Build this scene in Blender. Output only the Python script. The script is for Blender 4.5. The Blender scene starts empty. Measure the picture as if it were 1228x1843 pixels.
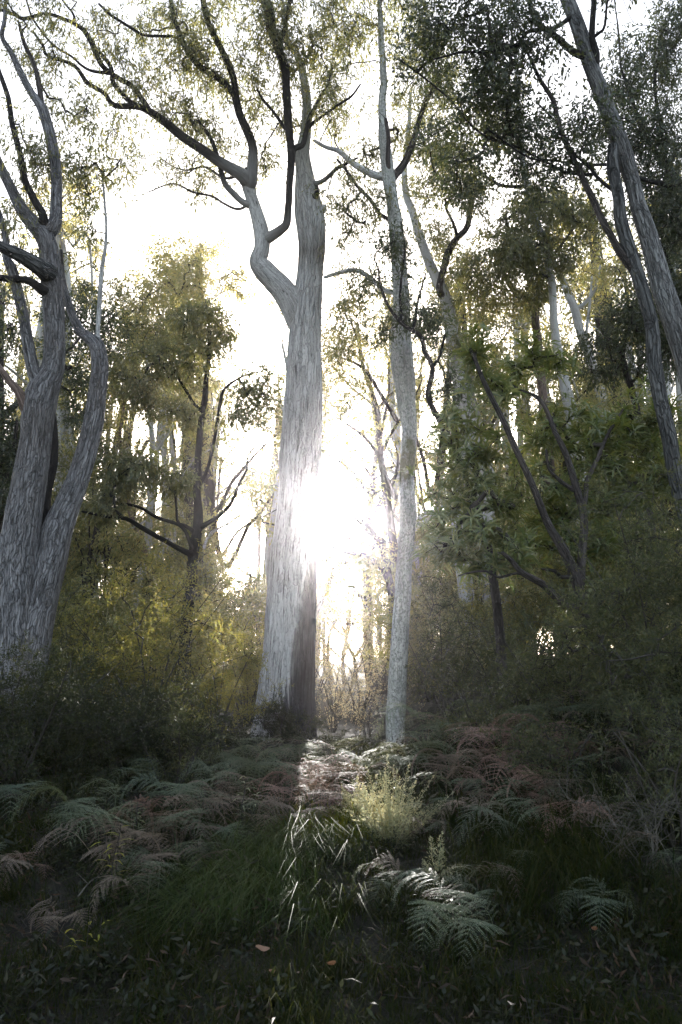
import bpy, math, random
import numpy as np
from mathutils import Vector

# ------------------------------------------------------------------ camera, sky, sun, exposure
C = bpy.context.scene
col = C.collection
F = 1446.0                      # focal length in pixels of the 1228x1843 photograph
PITCH = math.radians(12.0)
EYE = 1.7
cam_d = bpy.data.cameras.new("camera")
cam_d.sensor_fit = 'VERTICAL'
cam_d.sensor_height = 36.0
cam_d.lens = 36.0 * F / 1843.0
cam_d.clip_start = 0.05
cam_d.clip_end = 600.0
cam = bpy.data.objects.new("camera", cam_d)
cam.location = (0, 0, EYE)
cam.rotation_euler = (math.pi / 2 + PITCH, 0, 0)
col.objects.link(cam)
C.camera = cam


def D(px, py):
    """direction through a photograph pixel, forward component 1"""
    x = (px - 614.0) / F
    z = (921.5 - py) / F
    return np.array([x, math.cos(PITCH) - z * math.sin(PITCH), math.sin(PITCH) + z * math.cos(PITCH)])


def P(px, py, Y):
    d = D(px, py)
    return np.array([0, 0, EYE]) + d * (Y / d[1])


def PR(px, py, w, Y):
    d = D(px, py)
    return P(px, py, Y), w * 0.5 / F * (Y / d[1])


SUN = D(601, 906)
SUN = SUN / np.linalg.norm(SUN)
sun_el = math.asin(SUN[2])
sun_az = math.atan2(SUN[0], SUN[1])      # from +Y towards +X
sd = bpy.data.lights.new("sun", 'SUN')
sd.energy = 4.5
sd.angle = math.radians(0.55)
sd.color = (1.0, 0.96, 0.90)
so = bpy.data.objects.new("sun", sd)
so.rotation_euler = Vector(SUN.tolist()).to_track_quat('Z', 'Y').to_euler()
so.location = (0, 20, 30)
col.objects.link(so)

W = bpy.data.worlds.new("World")
C.world = W
W.use_nodes = True
nt = W.node_tree
nt.nodes.clear()
out = nt.nodes.new("ShaderNodeOutputWorld")
bg = nt.nodes.new("ShaderNodeBackground")
sky = nt.nodes.new("ShaderNodeTexSky")
sky.sky_type = 'NISHITA'
sky.sun_disc = False
sky.sun_elevation = sun_el
sky.sun_rotation = sun_az
sky.air_density = 1.0
sky.dust_density = 2.5
sky.ozone_density = 1.0
bg.inputs[1].default_value = 0.15
hs = nt.nodes.new("ShaderNodeHueSaturation")
hs.inputs['Saturation'].default_value = 0.6      # thin high cloud whitens the sky
nt.links.new(sky.outputs[0], hs.inputs['Color'])
nt.links.new(hs.outputs[0], bg.inputs[0])
nt.links.new(bg.outputs[0], out.inputs[0])

C.view_settings.view_transform = 'Standard'
C.view_settings.look = 'None'
C.view_settings.gamma = 1.0
C.view_settings.use_curve_mapping = False
C.view_settings.exposure = 2.0
C.render.engine = 'CYCLES'
cy = C.cycles
cy.use_denoising = True
cy.max_bounces = 6
cy.diffuse_bounces = 4
cy.glossy_bounces = 2
cy.transmission_bounces = 4
cy.volume_bounces = 1
cy.transparent_max_bounces = 4
cy.use_adaptive_sampling = True
cy.adaptive_threshold = 0.02
cy.sample_clamp_indirect = 6.0
cy.caustics_reflective = False
cy.caustics_refractive = False

rng = np.random.default_rng(7)


# ------------------------------------------------------------------ helpers
def smooth(a, b, x):
    t = np.clip((np.asarray(x, float) - a) / (b - a), 0, 1)
    return t * t * (3 - 2 * t)


def ground_z(x, y):
    x = np.asarray(x, float); y = np.asarray(y, float)
    z = 0.62 * smooth(3.0, 9.0, y) + 0.03 * np.clip(y - 9, 0, 200)
    z = z + 0.34 * np.clip(x - 0.6, 0, 4.0) * smooth(3.8, 8, y)
    z = z + 0.10 * np.clip(-x - 1.2, 0, 6) * smooth(4, 8, y)
    z = z + 0.05 * np.sin(x * 1.7 + 0.4) * np.sin(y * 1.3 + 1.0) + 0.03 * np.sin(x * 4.1 + y * 2.3)
    return z


def make_mesh(name, verts, faces, nper, attrs=None, smooth_shade=False):
    """verts (N,3), faces (M,nper) arrays"""
    me = bpy.data.meshes.new(name)
    verts = np.ascontiguousarray(verts, np.float32)
    faces = np.ascontiguousarray(faces, np.int32)
    me.vertices.add(len(verts))
    me.vertices.foreach_set("co", verts.ravel())
    me.loops.add(faces.size)
    me.loops.foreach_set("vertex_index", faces.ravel())
    me.polygons.add(len(faces))
    me.polygons.foreach_set("loop_start", np.arange(0, faces.size, nper, dtype=np.int32))
    if smooth_shade:
        me.polygons.foreach_set("use_smooth", np.ones(len(faces), bool))
    if attrs:
        for k, v in attrs.items():
            a = me.attributes.new(k, 'FLOAT_VECTOR', 'POINT')
            a.data.foreach_set("vector", np.ascontiguousarray(v, np.float32).ravel())
    me.update(calc_edges=True)
    me.validate()
    return me


def link(name, me, mat=None, parent=None, kind=None):
    o = bpy.data.objects.new(name, me)
    col.objects.link(o)
    if mat is not None and me is not None and len(me.materials) == 0:
        me.materials.append(mat)
    if parent is not None:
        o.parent = parent
    if kind:
        o['kind'] = kind
    return o


def thing(name, loc, label, cat, group=None, rz=0.0):
    o = bpy.data.objects.new(name, None)
    o.empty_display_size = 0.2
    o.location = [float(v) for v in loc]
    o.rotation_euler = (0, 0, rz)
    o['label'] = label
    o['category'] = cat
    if group:
        o['group'] = group
    col.objects.link(o)
    return o


def dup(root, loc, rz=0.0, s=1.0, label=None, group=None):
    r = root.copy(); col.objects.link(r)
    r.location = [float(v) for v in loc]; r.rotation_euler = (0, 0, rz); r.scale = (s, s, s)
    if label: r['label'] = label
    if group: r['group'] = group
    for ch in list(root.children):
        c = ch.copy(); col.objects.link(c); c.parent = r
    return r


def catmull(pts, step):
    """pts (n,k): interpolate all columns, spacing about step in the first three"""
    pts = np.asarray(pts, float)
    n = len(pts)
    if n == 2:
        m = max(2, int(np.linalg.norm(pts[1, :3] - pts[0, :3]) / step) + 1)
        t = np.linspace(0, 1, m)[:, None]
        return pts[0] * (1 - t) + pts[1] * t
    e = np.vstack([2 * pts[0] - pts[1], pts, 2 * pts[-1] - pts[-2]])
    res = []
    for i in range(n - 1):
        p0, p1, p2, p3 = e[i], e[i + 1], e[i + 2], e[i + 3]
        m = max(2, int(np.linalg.norm(p2[:3] - p1[:3]) / step) + 1)
        t = np.linspace(0, 1, m, endpoint=False)[:, None]
        res.append(0.5 * (2 * p1 + (p2 - p0) * t + (2 * p0 - 5 * p1 + 4 * p2 - p3) * t ** 2 + (3 * p1 - p0 - 3 * p2 + p3) * t ** 3))
    res.append(pts[-1:])
    return np.vstack(res)


def tube(path, rad, seg, relief=0.0, v0=0.0, cap=True, cells=26, knob=0.0, r_=None):
    """returns verts, quads, bark coordinate, disc coordinate"""
    path = np.asarray(path, float); rad = np.asarray(rad, float)
    n = len(path)
    tan = np.gradient(path, axis=0)
    tan /= np.linalg.norm(tan, axis=1)[:, None] + 1e-9
    ref = np.array([1.0, 0, 0]) if abs(tan[0, 0]) < 0.8 else np.array([0, 1.0, 0])
    U = np.zeros((n, 3)); u = ref - tan[0] * np.dot(ref, tan[0]); u /= np.linalg.norm(u)
    for i in range(n):
        u = u - tan[i] * np.dot(u, tan[i]); u /= np.linalg.norm(u) + 1e-9; U[i] = u
    V = np.cross(tan, U)
    th = np.linspace(0, 2 * np.pi, seg, endpoint=False)
    ln = np.concatenate([[0], np.cumsum(np.linalg.norm(np.diff(path, axis=0), axis=1))]) + v0
    R = np.repeat(rad[:, None], seg, 1)
    if relief > 0:
        rr = r_ if r_ is not None else rng
        for (cl, lv, amp) in ((cells, 0.7, 1.0), (cells * 2, 0.25, 0.55), (5, 1.6, 1.2)):
            g = rr.random((int((ln[-1] - v0) / lv) + 4, cl)) * 2 - 1
            tw = 0.25 * np.sin(ln * 0.5)[:, None]
            a = ((th[None, :] + tw) / (2 * np.pi) * cl) % cl
            b = ((ln - v0) / lv)[:, None] + 0 * a
            ai = np.floor(a).astype(int); bi = np.floor(b).astype(int)
            fa = a - ai; fb = b - bi; fb = fb * fb * (3 - 2 * fb)
            ai %= cl; aj = (ai + 1) % cl
            val = (g[bi, ai] * (1 - fa) + g[bi, aj] * fa) * (1 - fb) + (g[bi + 1, ai] * (1 - fa) + g[bi + 1, aj] * fa) * fb
            if cl > 6: val = -np.abs(val) ** 0.7 + 0.4
            R = R + rad[:, None] * relief * amp * val
    cs, sn = np.cos(th), np.sin(th)
    verts = path[:, None, :] + R[:, :, None] * (U[:, None, :] * cs[None, :, None] + V[:, None, :] * sn[None, :, None])
    bk = np.stack([np.repeat((rad[:, None]) * cs[None, :], 1, 0), rad[:, None] * sn[None, :], np.repeat(ln[:, None], seg, 1)], -1)
    dc = np.stack([np.repeat(cs[None, :], n, 0), np.repeat(sn[None, :], n, 0), np.repeat(ln[:, None], seg, 1)], -1)
    i = np.arange(n - 1)[:, None] * seg; j = np.arange(seg)[None, :]; k = (j + 1) % seg
    q = np.stack([i + j, i + k, i + seg + k, i + seg + j], -1).reshape(-1, 4)
    return verts.reshape(-1, 3), q, bk.reshape(-1, 3), dc.reshape(-1, 3)


class Acc:
    """collects tubes into one mesh"""
    def __init__(self): self.v = []; self.q = []; self.b = []; self.n = 0
    def add(self, v, q, b):
        self.v.append(v); self.q.append(q + self.n); self.b.append(b); self.n += len(v)
    def mesh(self, name, smooth_shade=True):
        return make_mesh(name, np.vstack(self.v), np.vstack(self.q), 4, {"bk": np.vstack(self.b)}, smooth_shade)


def norm(a): return a / (np.linalg.norm(a, axis=-1, keepdims=True) + 1e-9)


# gaps in the canopy: (point, radius) - lines from the point to the sun kept free of leaves
GAPS = []


def clear_mask(p, extra=0.0):
    keep = np.ones(len(p), bool)
    for (q, r) in GAPS:
        d = p - q
        t = d @ SUN
        dist = np.linalg.norm(d - t[:, None] * SUN, axis=1)
        keep &= ~((t > 0.7) & (dist < r + extra * t))
    return keep


def leaf_quads(p, d, L, Wd, r_, curl=0.12):
    """kite leaves: base p, direction d, arrays of length and width"""
    n = len(p)
    s = norm(np.cross(d, r_.normal(size=(n, 3))))
    nn = np.cross(s, d)
    L = L[:, None]; Wd = Wd[:, None]
    c = nn * L * curl
    a = p
    b = p + d * L * 0.42 + s * Wd * 0.5 + c * 0.6
    e = p + d * L - c
    f = p + d * L * 0.42 - s * Wd * 0.5 + c * 0.6
    v = np.stack([a, b, e, f], 1).reshape(-1, 3)
    q = np.arange(4 * n, dtype=np.int32).reshape(-1, 4)
    return v, q


def prisms(a, b, r):
    """thin three-sided twigs from a to b"""
    n = len(a); t = norm(b - a)
    ref = np.where(np.abs(t[:, 2:3]) < 0.9, np.array([[0, 0, 1.0]]), np.array([[1.0, 0, 0]]))
    u = norm(np.cross(t, ref)); w = np.cross(t, u)
    ring = [u, -0.5 * u + 0.866 * w, -0.5 * u - 0.866 * w]
    r = np.asarray(r)[:, None] if np.ndim(r) else r
    v = np.stack([a + k * r for k in ring] + [b + k * r * 0.4 for k in ring], 1)
    base = (np.arange(n) * 6)[:, None, None]
    q = np.array([[0, 1, 4, 3], [1, 2, 5, 4], [2, 0, 3, 5]])[None] + base
    bk = np.zeros((n * 6, 3)); bk[:, 2] = v.reshape(-1, 3)[:, 2]
    return v.reshape(-1, 3), q.reshape(-1, 4), bk


SPRIGS = {}
GNS = {}


def sprig_coll(key, mat, tmat, m, rc, L, Wd, droop, k, flat, spray, up, nvar=6):
    """a few leafy sprig meshes kept outside the scene, instanced over crowns"""
    if key in SPRIGS: return SPRIGS[key]
    c = bpy.data.collections.new('sprigs_' + str(len(SPRIGS)))
    for j in range(nvar):
        r_ = np.random.default_rng(1000 + j + 17 * len(SPRIGS))
        td = norm(r_.normal(size=(k, 3)) * np.array([1, 1, flat]) + np.array([0, 0, up]))
        tl = rc * (0.5 + 0.7 * r_.random((k, 1)))
        a = np.zeros((k, 3)); b = td * tl
        v1, q1, _ = prisms(a, b, 0.0024 if L > 0.05 else 0.0015)
        mk = max(1, m // k)
        u = r_.random((k, mk, 1)) ** 0.8
        p = td[:, None] * tl[:, None] * (0.15 + 0.9 * u) + r_.normal(size=(k, mk, 3)) * spray * rc
        dd = norm(td[:, None] * 0.5 + np.array([0, 0, -droop]) + r_.normal(size=(k, mk, 3)) * 0.55)
        p = p.reshape(-1, 3); dd = dd.reshape(-1, 3)
        LL = L * (0.6 + 0.7 * r_.random(len(p))); WW = Wd * (0.7 + 0.6 * r_.random(len(p)))
        v2, q2 = leaf_quads(p, dd, LL, WW, r_)
        me = make_mesh('sprig', np.vstack([v2, v1]), np.vstack([q2, q1 + len(v2)]), 4)
        me.materials.append(mat); me.materials.append(tmat)
        mi = np.zeros(len(q2) + len(q1), np.int32); mi[len(q2):] = 1
        me.polygons.foreach_set('material_index', mi)
        c.objects.link(bpy.data.objects.new('sprig', me))
    SPRIGS[key] = c
    return c


def gn_group(coll):
    if coll.name in GNS: return GNS[coll.name]
    g = bpy.data.node_groups.new('scatter', 'GeometryNodeTree')
    g.interface.new_socket('Geometry', in_out='INPUT', socket_type='NodeSocketGeometry')
    g.interface.new_socket('Geometry', in_out='OUTPUT', socket_type='NodeSocketGeometry')
    N = g.nodes; Lk = g.links
    gi = N.new('NodeGroupInput'); go = N.new('NodeGroupOutput')
    ip = N.new('GeometryNodeInstanceOnPoints'); ci = N.new('GeometryNodeCollectionInfo')
    ci.inputs['Collection'].default_value = coll
    ci.inputs['Separate Children'].default_value = True; ci.inputs['Reset Children'].default_value = True
    ip.inputs['Pick Instance'].default_value = True
    ay = N.new('GeometryNodeInputNamedAttribute'); ay.data_type = 'FLOAT_VECTOR'; ay.inputs['Name'].default_value = 'rot'
    asc = N.new('GeometryNodeInputNamedAttribute'); asc.data_type = 'FLOAT'; asc.inputs['Name'].default_value = 'sc'
    Lk.new(gi.outputs[0], ip.inputs['Points']); Lk.new(ci.outputs[0], ip.inputs['Instance'])
    Lk.new(ay.outputs['Attribute'], ip.inputs['Rotation']); Lk.new(asc.outputs['Attribute'], ip.inputs['Scale'])
    Lk.new(ip.outputs[0], go.inputs[0])
    GNS[coll.name] = g
    return g


def scatter(name, pts, rot, sc, coll, parent=None):
    me = bpy.data.meshes.new(name)
    me.vertices.add(len(pts)); me.vertices.foreach_set('co', np.ascontiguousarray(pts, np.float32).ravel())
    a = me.attributes.new('rot', 'FLOAT_VECTOR', 'POINT'); a.data.foreach_set('vector', np.ascontiguousarray(rot, np.float32).ravel())
    a = me.attributes.new('sc', 'FLOAT', 'POINT'); a.data.foreach_set('value', np.ascontiguousarray(sc, np.float32))
    me.update()
    o = link(name, me, None, parent, 'stuff')
    md = o.modifiers.new('scatter', 'NODES'); md.node_group = gn_group(coll)
    return o


DEN = 1.25


class Plant:
    def __init__(self, name, base, label, cat, group=None, seed=1):
        self.base = np.array(base, float)
        self.root = thing(name, base, label, cat, group)
        self.cen = []; self.nodes = []; self.att = []; self.r_ = np.random.default_rng(seed); self.acc = Acc()

    def stem(self, name, pts, rads, mat, seg=16, relief=0.0, step=0.12, nodes=True, jitter=0.0, label=None, cells=26, flare=0.25, node_from=0.0):
        pts = np.asarray(pts, float); rads = np.asarray(rads, float)
        if name == 'limb' and self.cen:
            c = np.vstack(self.cen)
            v0 = pts[0] - np.array([0, 0, EYE]); vc = c - np.array([0, 0, EYE])
            dd = np.linalg.norm(vc / vc[:, 1:2] - v0 / v0[1], axis=1) * v0[1] + 0.15 * np.abs(c[:, 1] - pts[0][1])
            i = int(dd.argmin())
            if dd[i] < 0.45:
                sh = c[i] - pts[0]
                w = np.linspace(1, 0, len(pts)) ** 2.0
                pts = pts + np.array([0, sh[1], 0]) * w[:, None]
                pts[0] = c[i]
        a = catmull(np.hstack([pts, rads[:, None]]), step)
        p, r = a[:, :3], np.maximum(a[:, 3], 0.0015)
        n = len(p)
        if jitter > 0:
            k = max(4, n // 5)
            jj = self.r_.normal(size=(k, 3)) * jitter
            x = np.linspace(0, k - 1, n)
            o = np.stack([np.interp(x, np.arange(k), jj[:, c]) for c in range(3)], -1)
            o *= np.minimum(1, np.linspace(0, 4, n))[:, None]
            p = p + o
        if flare and name != 'trunk':
            t = np.arange(n) / max(1, n - 1)
            ds = np.arange(n) * step
            r = r * (1 + flare * np.exp(-ds / (3 * r[0] + 0.02))) * (0.35 + 0.65 * np.clip(ds / (1.2 * r[0] + 1e-4), 0, 1) ** 0.5)
        self.cen.append(p.copy())
        v, q, b, dc = tube(p - self.base, r, seg, relief, cells=cells, r_=self.r_)
        # closed tip
        tip = len(v)
        v = np.vstack([v, p[-1:] - self.base + (p[-1:] - p[-2:-1]) * 0.3]); b = np.vstack([b, b[-1:]]); dc = np.vstack([dc, dc[-1:]])
        o0 = (n - 1) * seg
        bot = len(v)
        v = np.vstack([v, p[:1] - self.base]); b = np.vstack([b, b[:1]]); dc = np.vstack([dc, dc[:1]])
        tq = np.array([[o0 + i, o0 + (i + 1) % seg, tip, tip] for i in range(seg)] + [[(i + 1) % seg, i, bot, bot] for i in range(seg)])
        me = bpy.data.meshes.new(name)
        tri = tq[:, :3]
        nv = len(v)
        me.vertices.add(nv); me.vertices.foreach_set("co", np.ascontiguousarray(v, np.float32).ravel())
        li = np.concatenate([q.ravel(), tri.ravel()]).astype(np.int32)
        me.loops.add(len(li)); me.loops.foreach_set("vertex_index", li)
        me.polygons.add(len(q) + len(tri))
        me.polygons.foreach_set("loop_start", np.concatenate([np.arange(len(q)) * 4, len(q) * 4 + np.arange(len(tri)) * 3]).astype(np.int32))
        me.polygons.foreach_set("use_smooth", np.ones(len(q) + len(tri), bool))
        for k_, v_ in (("bk", b), ("disc", dc)):
            at = me.attributes.new(k_, 'FLOAT_VECTOR', 'POINT'); at.data.foreach_set("vector", np.ascontiguousarray(v_, np.float32).ravel())
        me.update(calc_edges=True); me.validate()
        o = link(name, me, mat, self.root)
        if label: o['label'] = label
        if nodes:
            s = max(1, int(0.3 / step))
            self.nodes.append(p[int(n * node_from)::s])
        return o

    def pstem(self, name, pp, Y0, Y1, mat, **kw):
        """stem traced through photograph points (x, y, width) between the depths Y0 and Y1"""
        ys = np.linspace(Y0, Y1, len(pp))
        a = [PR(x, y, w, yy) for (x, y, w), yy in zip(pp, ys)]
        return self.stem(name, [i[0] for i in a], [i[1] for i in a], mat, **kw)

    def blob(self, c, r3, n):
        r_ = self.r_; ns = max(2, n // 6); r3 = np.asarray(r3)
        d = norm(r_.normal(size=(ns, 3))) * (r_.random((ns, 1)) ** 0.45) * 1.12
        sub = np.asarray(c) + d * r3
        i = r_.integers(0, ns, n)
        loose = r_.random(n) < 0.25
        p = sub[i] + r_.normal(size=(n, 3)) * np.minimum(0.26 * r3, 0.34)
        d = norm(r_.normal(size=(n, 3))) * (r_.random((n, 1)) ** 0.5) * 1.15
        p[loose] = (np.asarray(c) + d * r3)[loose]
        self.att.append(p)

    def pblob(self, px, py, rx, ry, Y, dY, n):
        s = Y / F / math.cos(PITCH)
        self.blob(P(px, py, Y), (rx * s, dY, ry * s), int(n * DEN))

    def grow(self, tmat, thin=0.0042, power=0.46, sag=0.06, dmax=9e9, straight=False):
        A = np.vstack(self.att)
        A = A[clear_mask(A, 0.0)]
        N = np.vstack(self.nodes)
        par = [-1] * len(N); pos = [p for p in N]
        dist = np.full(len(A), 9e9); near = np.zeros(len(A), int)
        for s in range(0, len(N), 400):
            d = np.linalg.norm(A[:, None] - N[None, s:s + 400], axis=2)
            m = d.min(1); b = m < dist; dist[b] = m[b]; near[b] = d.argmin(1)[b] + s
        done = np.zeros(len(A), bool); paths = []
        self.clusters = []; self.cdir = []
        for _ in range(len(A)):
            dd = np.where(done, 9e9, dist); i = int(dd.argmin())
            if dd[i] > dmax: break
            done[i] = True
            a = pos[near[i]]; b = A[i]; L = np.linalg.norm(b - a)
            m = max(2, int(L / 0.22) + 1)
            t = np.linspace(0, 1, m + 1)[:, None]
            pth = a * (1 - t) + b * t
            k = self.r_.normal(size=3) * L * 0.10
            pth = pth + np.sin(t * np.pi) * k + np.array([0, 0, 1]) * np.sin(t * np.pi) * sag * L
            pth[1:-1] += self.r_.normal(size=(m - 1, 3)) * 0.02
            idx = [near[i]]
            new = []
            for p in pth[1:]:
                pos.append(p); par.append(idx[-1]); idx.append(len(pos) - 1); new.append(p)
            paths.append((idx, pth))
            self.clusters.append(b); self.cdir.append(pth[-1] - pth[-2])
            nw = np.array(new)
            d = np.linalg.norm(A[:, None] - nw[None], axis=2)
            mm = d.min(1); bb = mm < dist
            dist[bb] = mm[bb]; near[bb] = np.array(idx[1:])[d.argmin(1)[bb]]
        cnt = np.ones(len(pos))
        for i in range(len(pos) - 1, -1, -1):
            if par[i] >= 0 and i >= len(N): cnt[par[i]] += cnt[i] * (1 if i < 0 else 1)
        # descendants counted in nodes; scale to a radius
        for idx, pth in paths:
            c = cnt[np.array(idx)]; c[0] = c[1] * 1.1
            r = thin * (c / 2.0) ** power
            r = np.minimum(r, 0.028)
            seg = 4 if r[0] < 0.012 else (6 if r[0] < 0.03 else 8)
            v, q, b, _d = tube(pth - self.base, r, seg)
            self.acc.add(v, q, b)
        self.clusters = np.array(self.clusters); self.cdir = norm(np.array(self.cdir))
        self.tmat = tmat

    def foliage(self, mat, m=110, rc=0.38, L=0.085, Wd=0.022, droop=0.8, k=6, flat=0.75, name='crown', spray=0.12, gapx=0.0, up=0.0, pitch=False):
        c = self.clusters; n = len(c); r_ = self.r_
        key = (mat.name, m, rc, L, Wd, droop, k, flat, spray, up)
        co = sprig_coll(key, mat, self.tmat, m, rc, L, Wd, droop, k, flat, spray, up)
        rot = r_.normal(size=(n, 3)) * np.array([0.2, 0.2, 0]); rot[:, 2] = r_.random(n) * 6.283
        return scatter(name, c - self.base, rot, 0.75 + 0.5 * r_.random(n), co, self.root)

    def strap_leaves(self, mat, m=15, L=0.19, Wd=0.022):
        c = self.clusters; n = len(c); r_ = self.r_
        up = norm(self.cdir * 0.6 + np.array([0, 0, 0.9]) + r_.normal(size=(n, 3)) * 0.3)
        up = np.repeat(up[:, None], m, 1).reshape(-1, 3); cc = np.repeat(c[:, None], m, 1).reshape(-1, 3)
        rd = norm(np.cross(up, r_.normal(size=up.shape)))
        lift = r_.random((len(cc), 1)) * 1.3 - 0.25
        d0 = norm(rd + up * lift)
        LL = L * (0.6 + 0.6 * r_.random((len(cc), 1)))
        s = norm(np.cross(d0, up + 0.01))
        p0 = cc + r_.normal(size=cc.shape) * 0.012 - up * 0.06 * r_.random((len(cc), 1))
        p1 = p0 + d0 * LL * 0.5
        d1 = norm(d0 + np.array([0, 0, -0.55]))
        p2 = p1 + d1 * LL * 0.5
        w = Wd * 0.5
        B = self.base
        v = np.stack([p0 - s * w * .4, p0 + s * w * .4, p1 + s * w, p1 - s * w, p2 + s * w * .15, p2 - s * w * .15], 1).reshape(-1, 3) - B
        b = (np.arange(len(cc)) * 6)[:, None, None]
        q = (np.array([[0, 1, 2, 3], [3, 2, 4, 5]])[None] + b).reshape(-1, 4)
        link('crown', make_mesh('crown', v, q, 4), mat, self.root, 'stuff')

    def finish(self, name='twigs'):
        if self.acc.n:
            link(name, self.acc.mesh(name), self.tmat, self.root, 'stuff')


# ------------------------------------------------------------------ materials
def mat_new(name):
    m = bpy.data.materials.new(name); m.use_nodes = True
    n = m.node_tree; n.nodes.clear()
    o = n.nodes.new("ShaderNodeOutputMaterial")
    return m, n, o


def nd(n, t, **kw):
    x = n.nodes.new(t)
    for k, v in kw.items():
        if k.startswith('i_'):
            x.inputs[int(k[2:])].default_value = v
        else: setattr(x, k, v)
    return x


def ramp(n, stops, src):
    r = n.nodes.new("ShaderNodeValToRGB")
    e = r.color_ramp.elements
    while len(e) < len(stops): e.new(0.5)
    for i, (p, c) in enumerate(stops):
        e[i].position = p; e[i].color = (c[0], c[1], c[2], 1) if not np.isscalar(c) else (c, c, c, 1)
    n.links.new(src, r.inputs[0])
    return r.outputs[0]


def mixc(n, fac, a, b, mode='MIX'):
    m = n.nodes.new("ShaderNodeMix"); m.data_type = 'RGBA'; m.blend_type = mode
    for s, i in ((fac, 0), (a, 6), (b, 7)):
        if hasattr(s, 'is_output'): n.links.new(s, m.inputs[i])
        elif i == 0: m.inputs[0].default_value = s
        else: m.inputs[i].default_value = (s[0], s[1], s[2], 1)
    return m.outputs[2]


def mth(n, op, a, b=0.0, clamp=False):
    m = n.nodes.new("ShaderNodeMath"); m.operation = op; m.use_clamp = clamp
    for i, s in enumerate((a, b)):
        if hasattr(s, 'is_output'): n.links.new(s, m.inputs[i])
        else: m.inputs[i].default_value = s
    return m.outputs[0]


def noise(n, vec, scale, detail=4, rough=0.6, stretch=None, dist=0.0):
    if stretch:
        mp = nd(n, "ShaderNodeMapping"); mp.inputs['Scale'].default_value = stretch
        n.links.new(vec, mp.inputs[0]); vec = mp.outputs[0]
    t = nd(n, "ShaderNodeTexNoise"); t.inputs['Scale'].default_value = scale
    t.inputs['Detail'].default_value = detail; t.inputs['Roughness'].default_value = rough
    t.inputs['Distortion'].default_value = dist
    n.links.new(vec, t.inputs['Vector'])
    return t.outputs[0]


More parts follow.
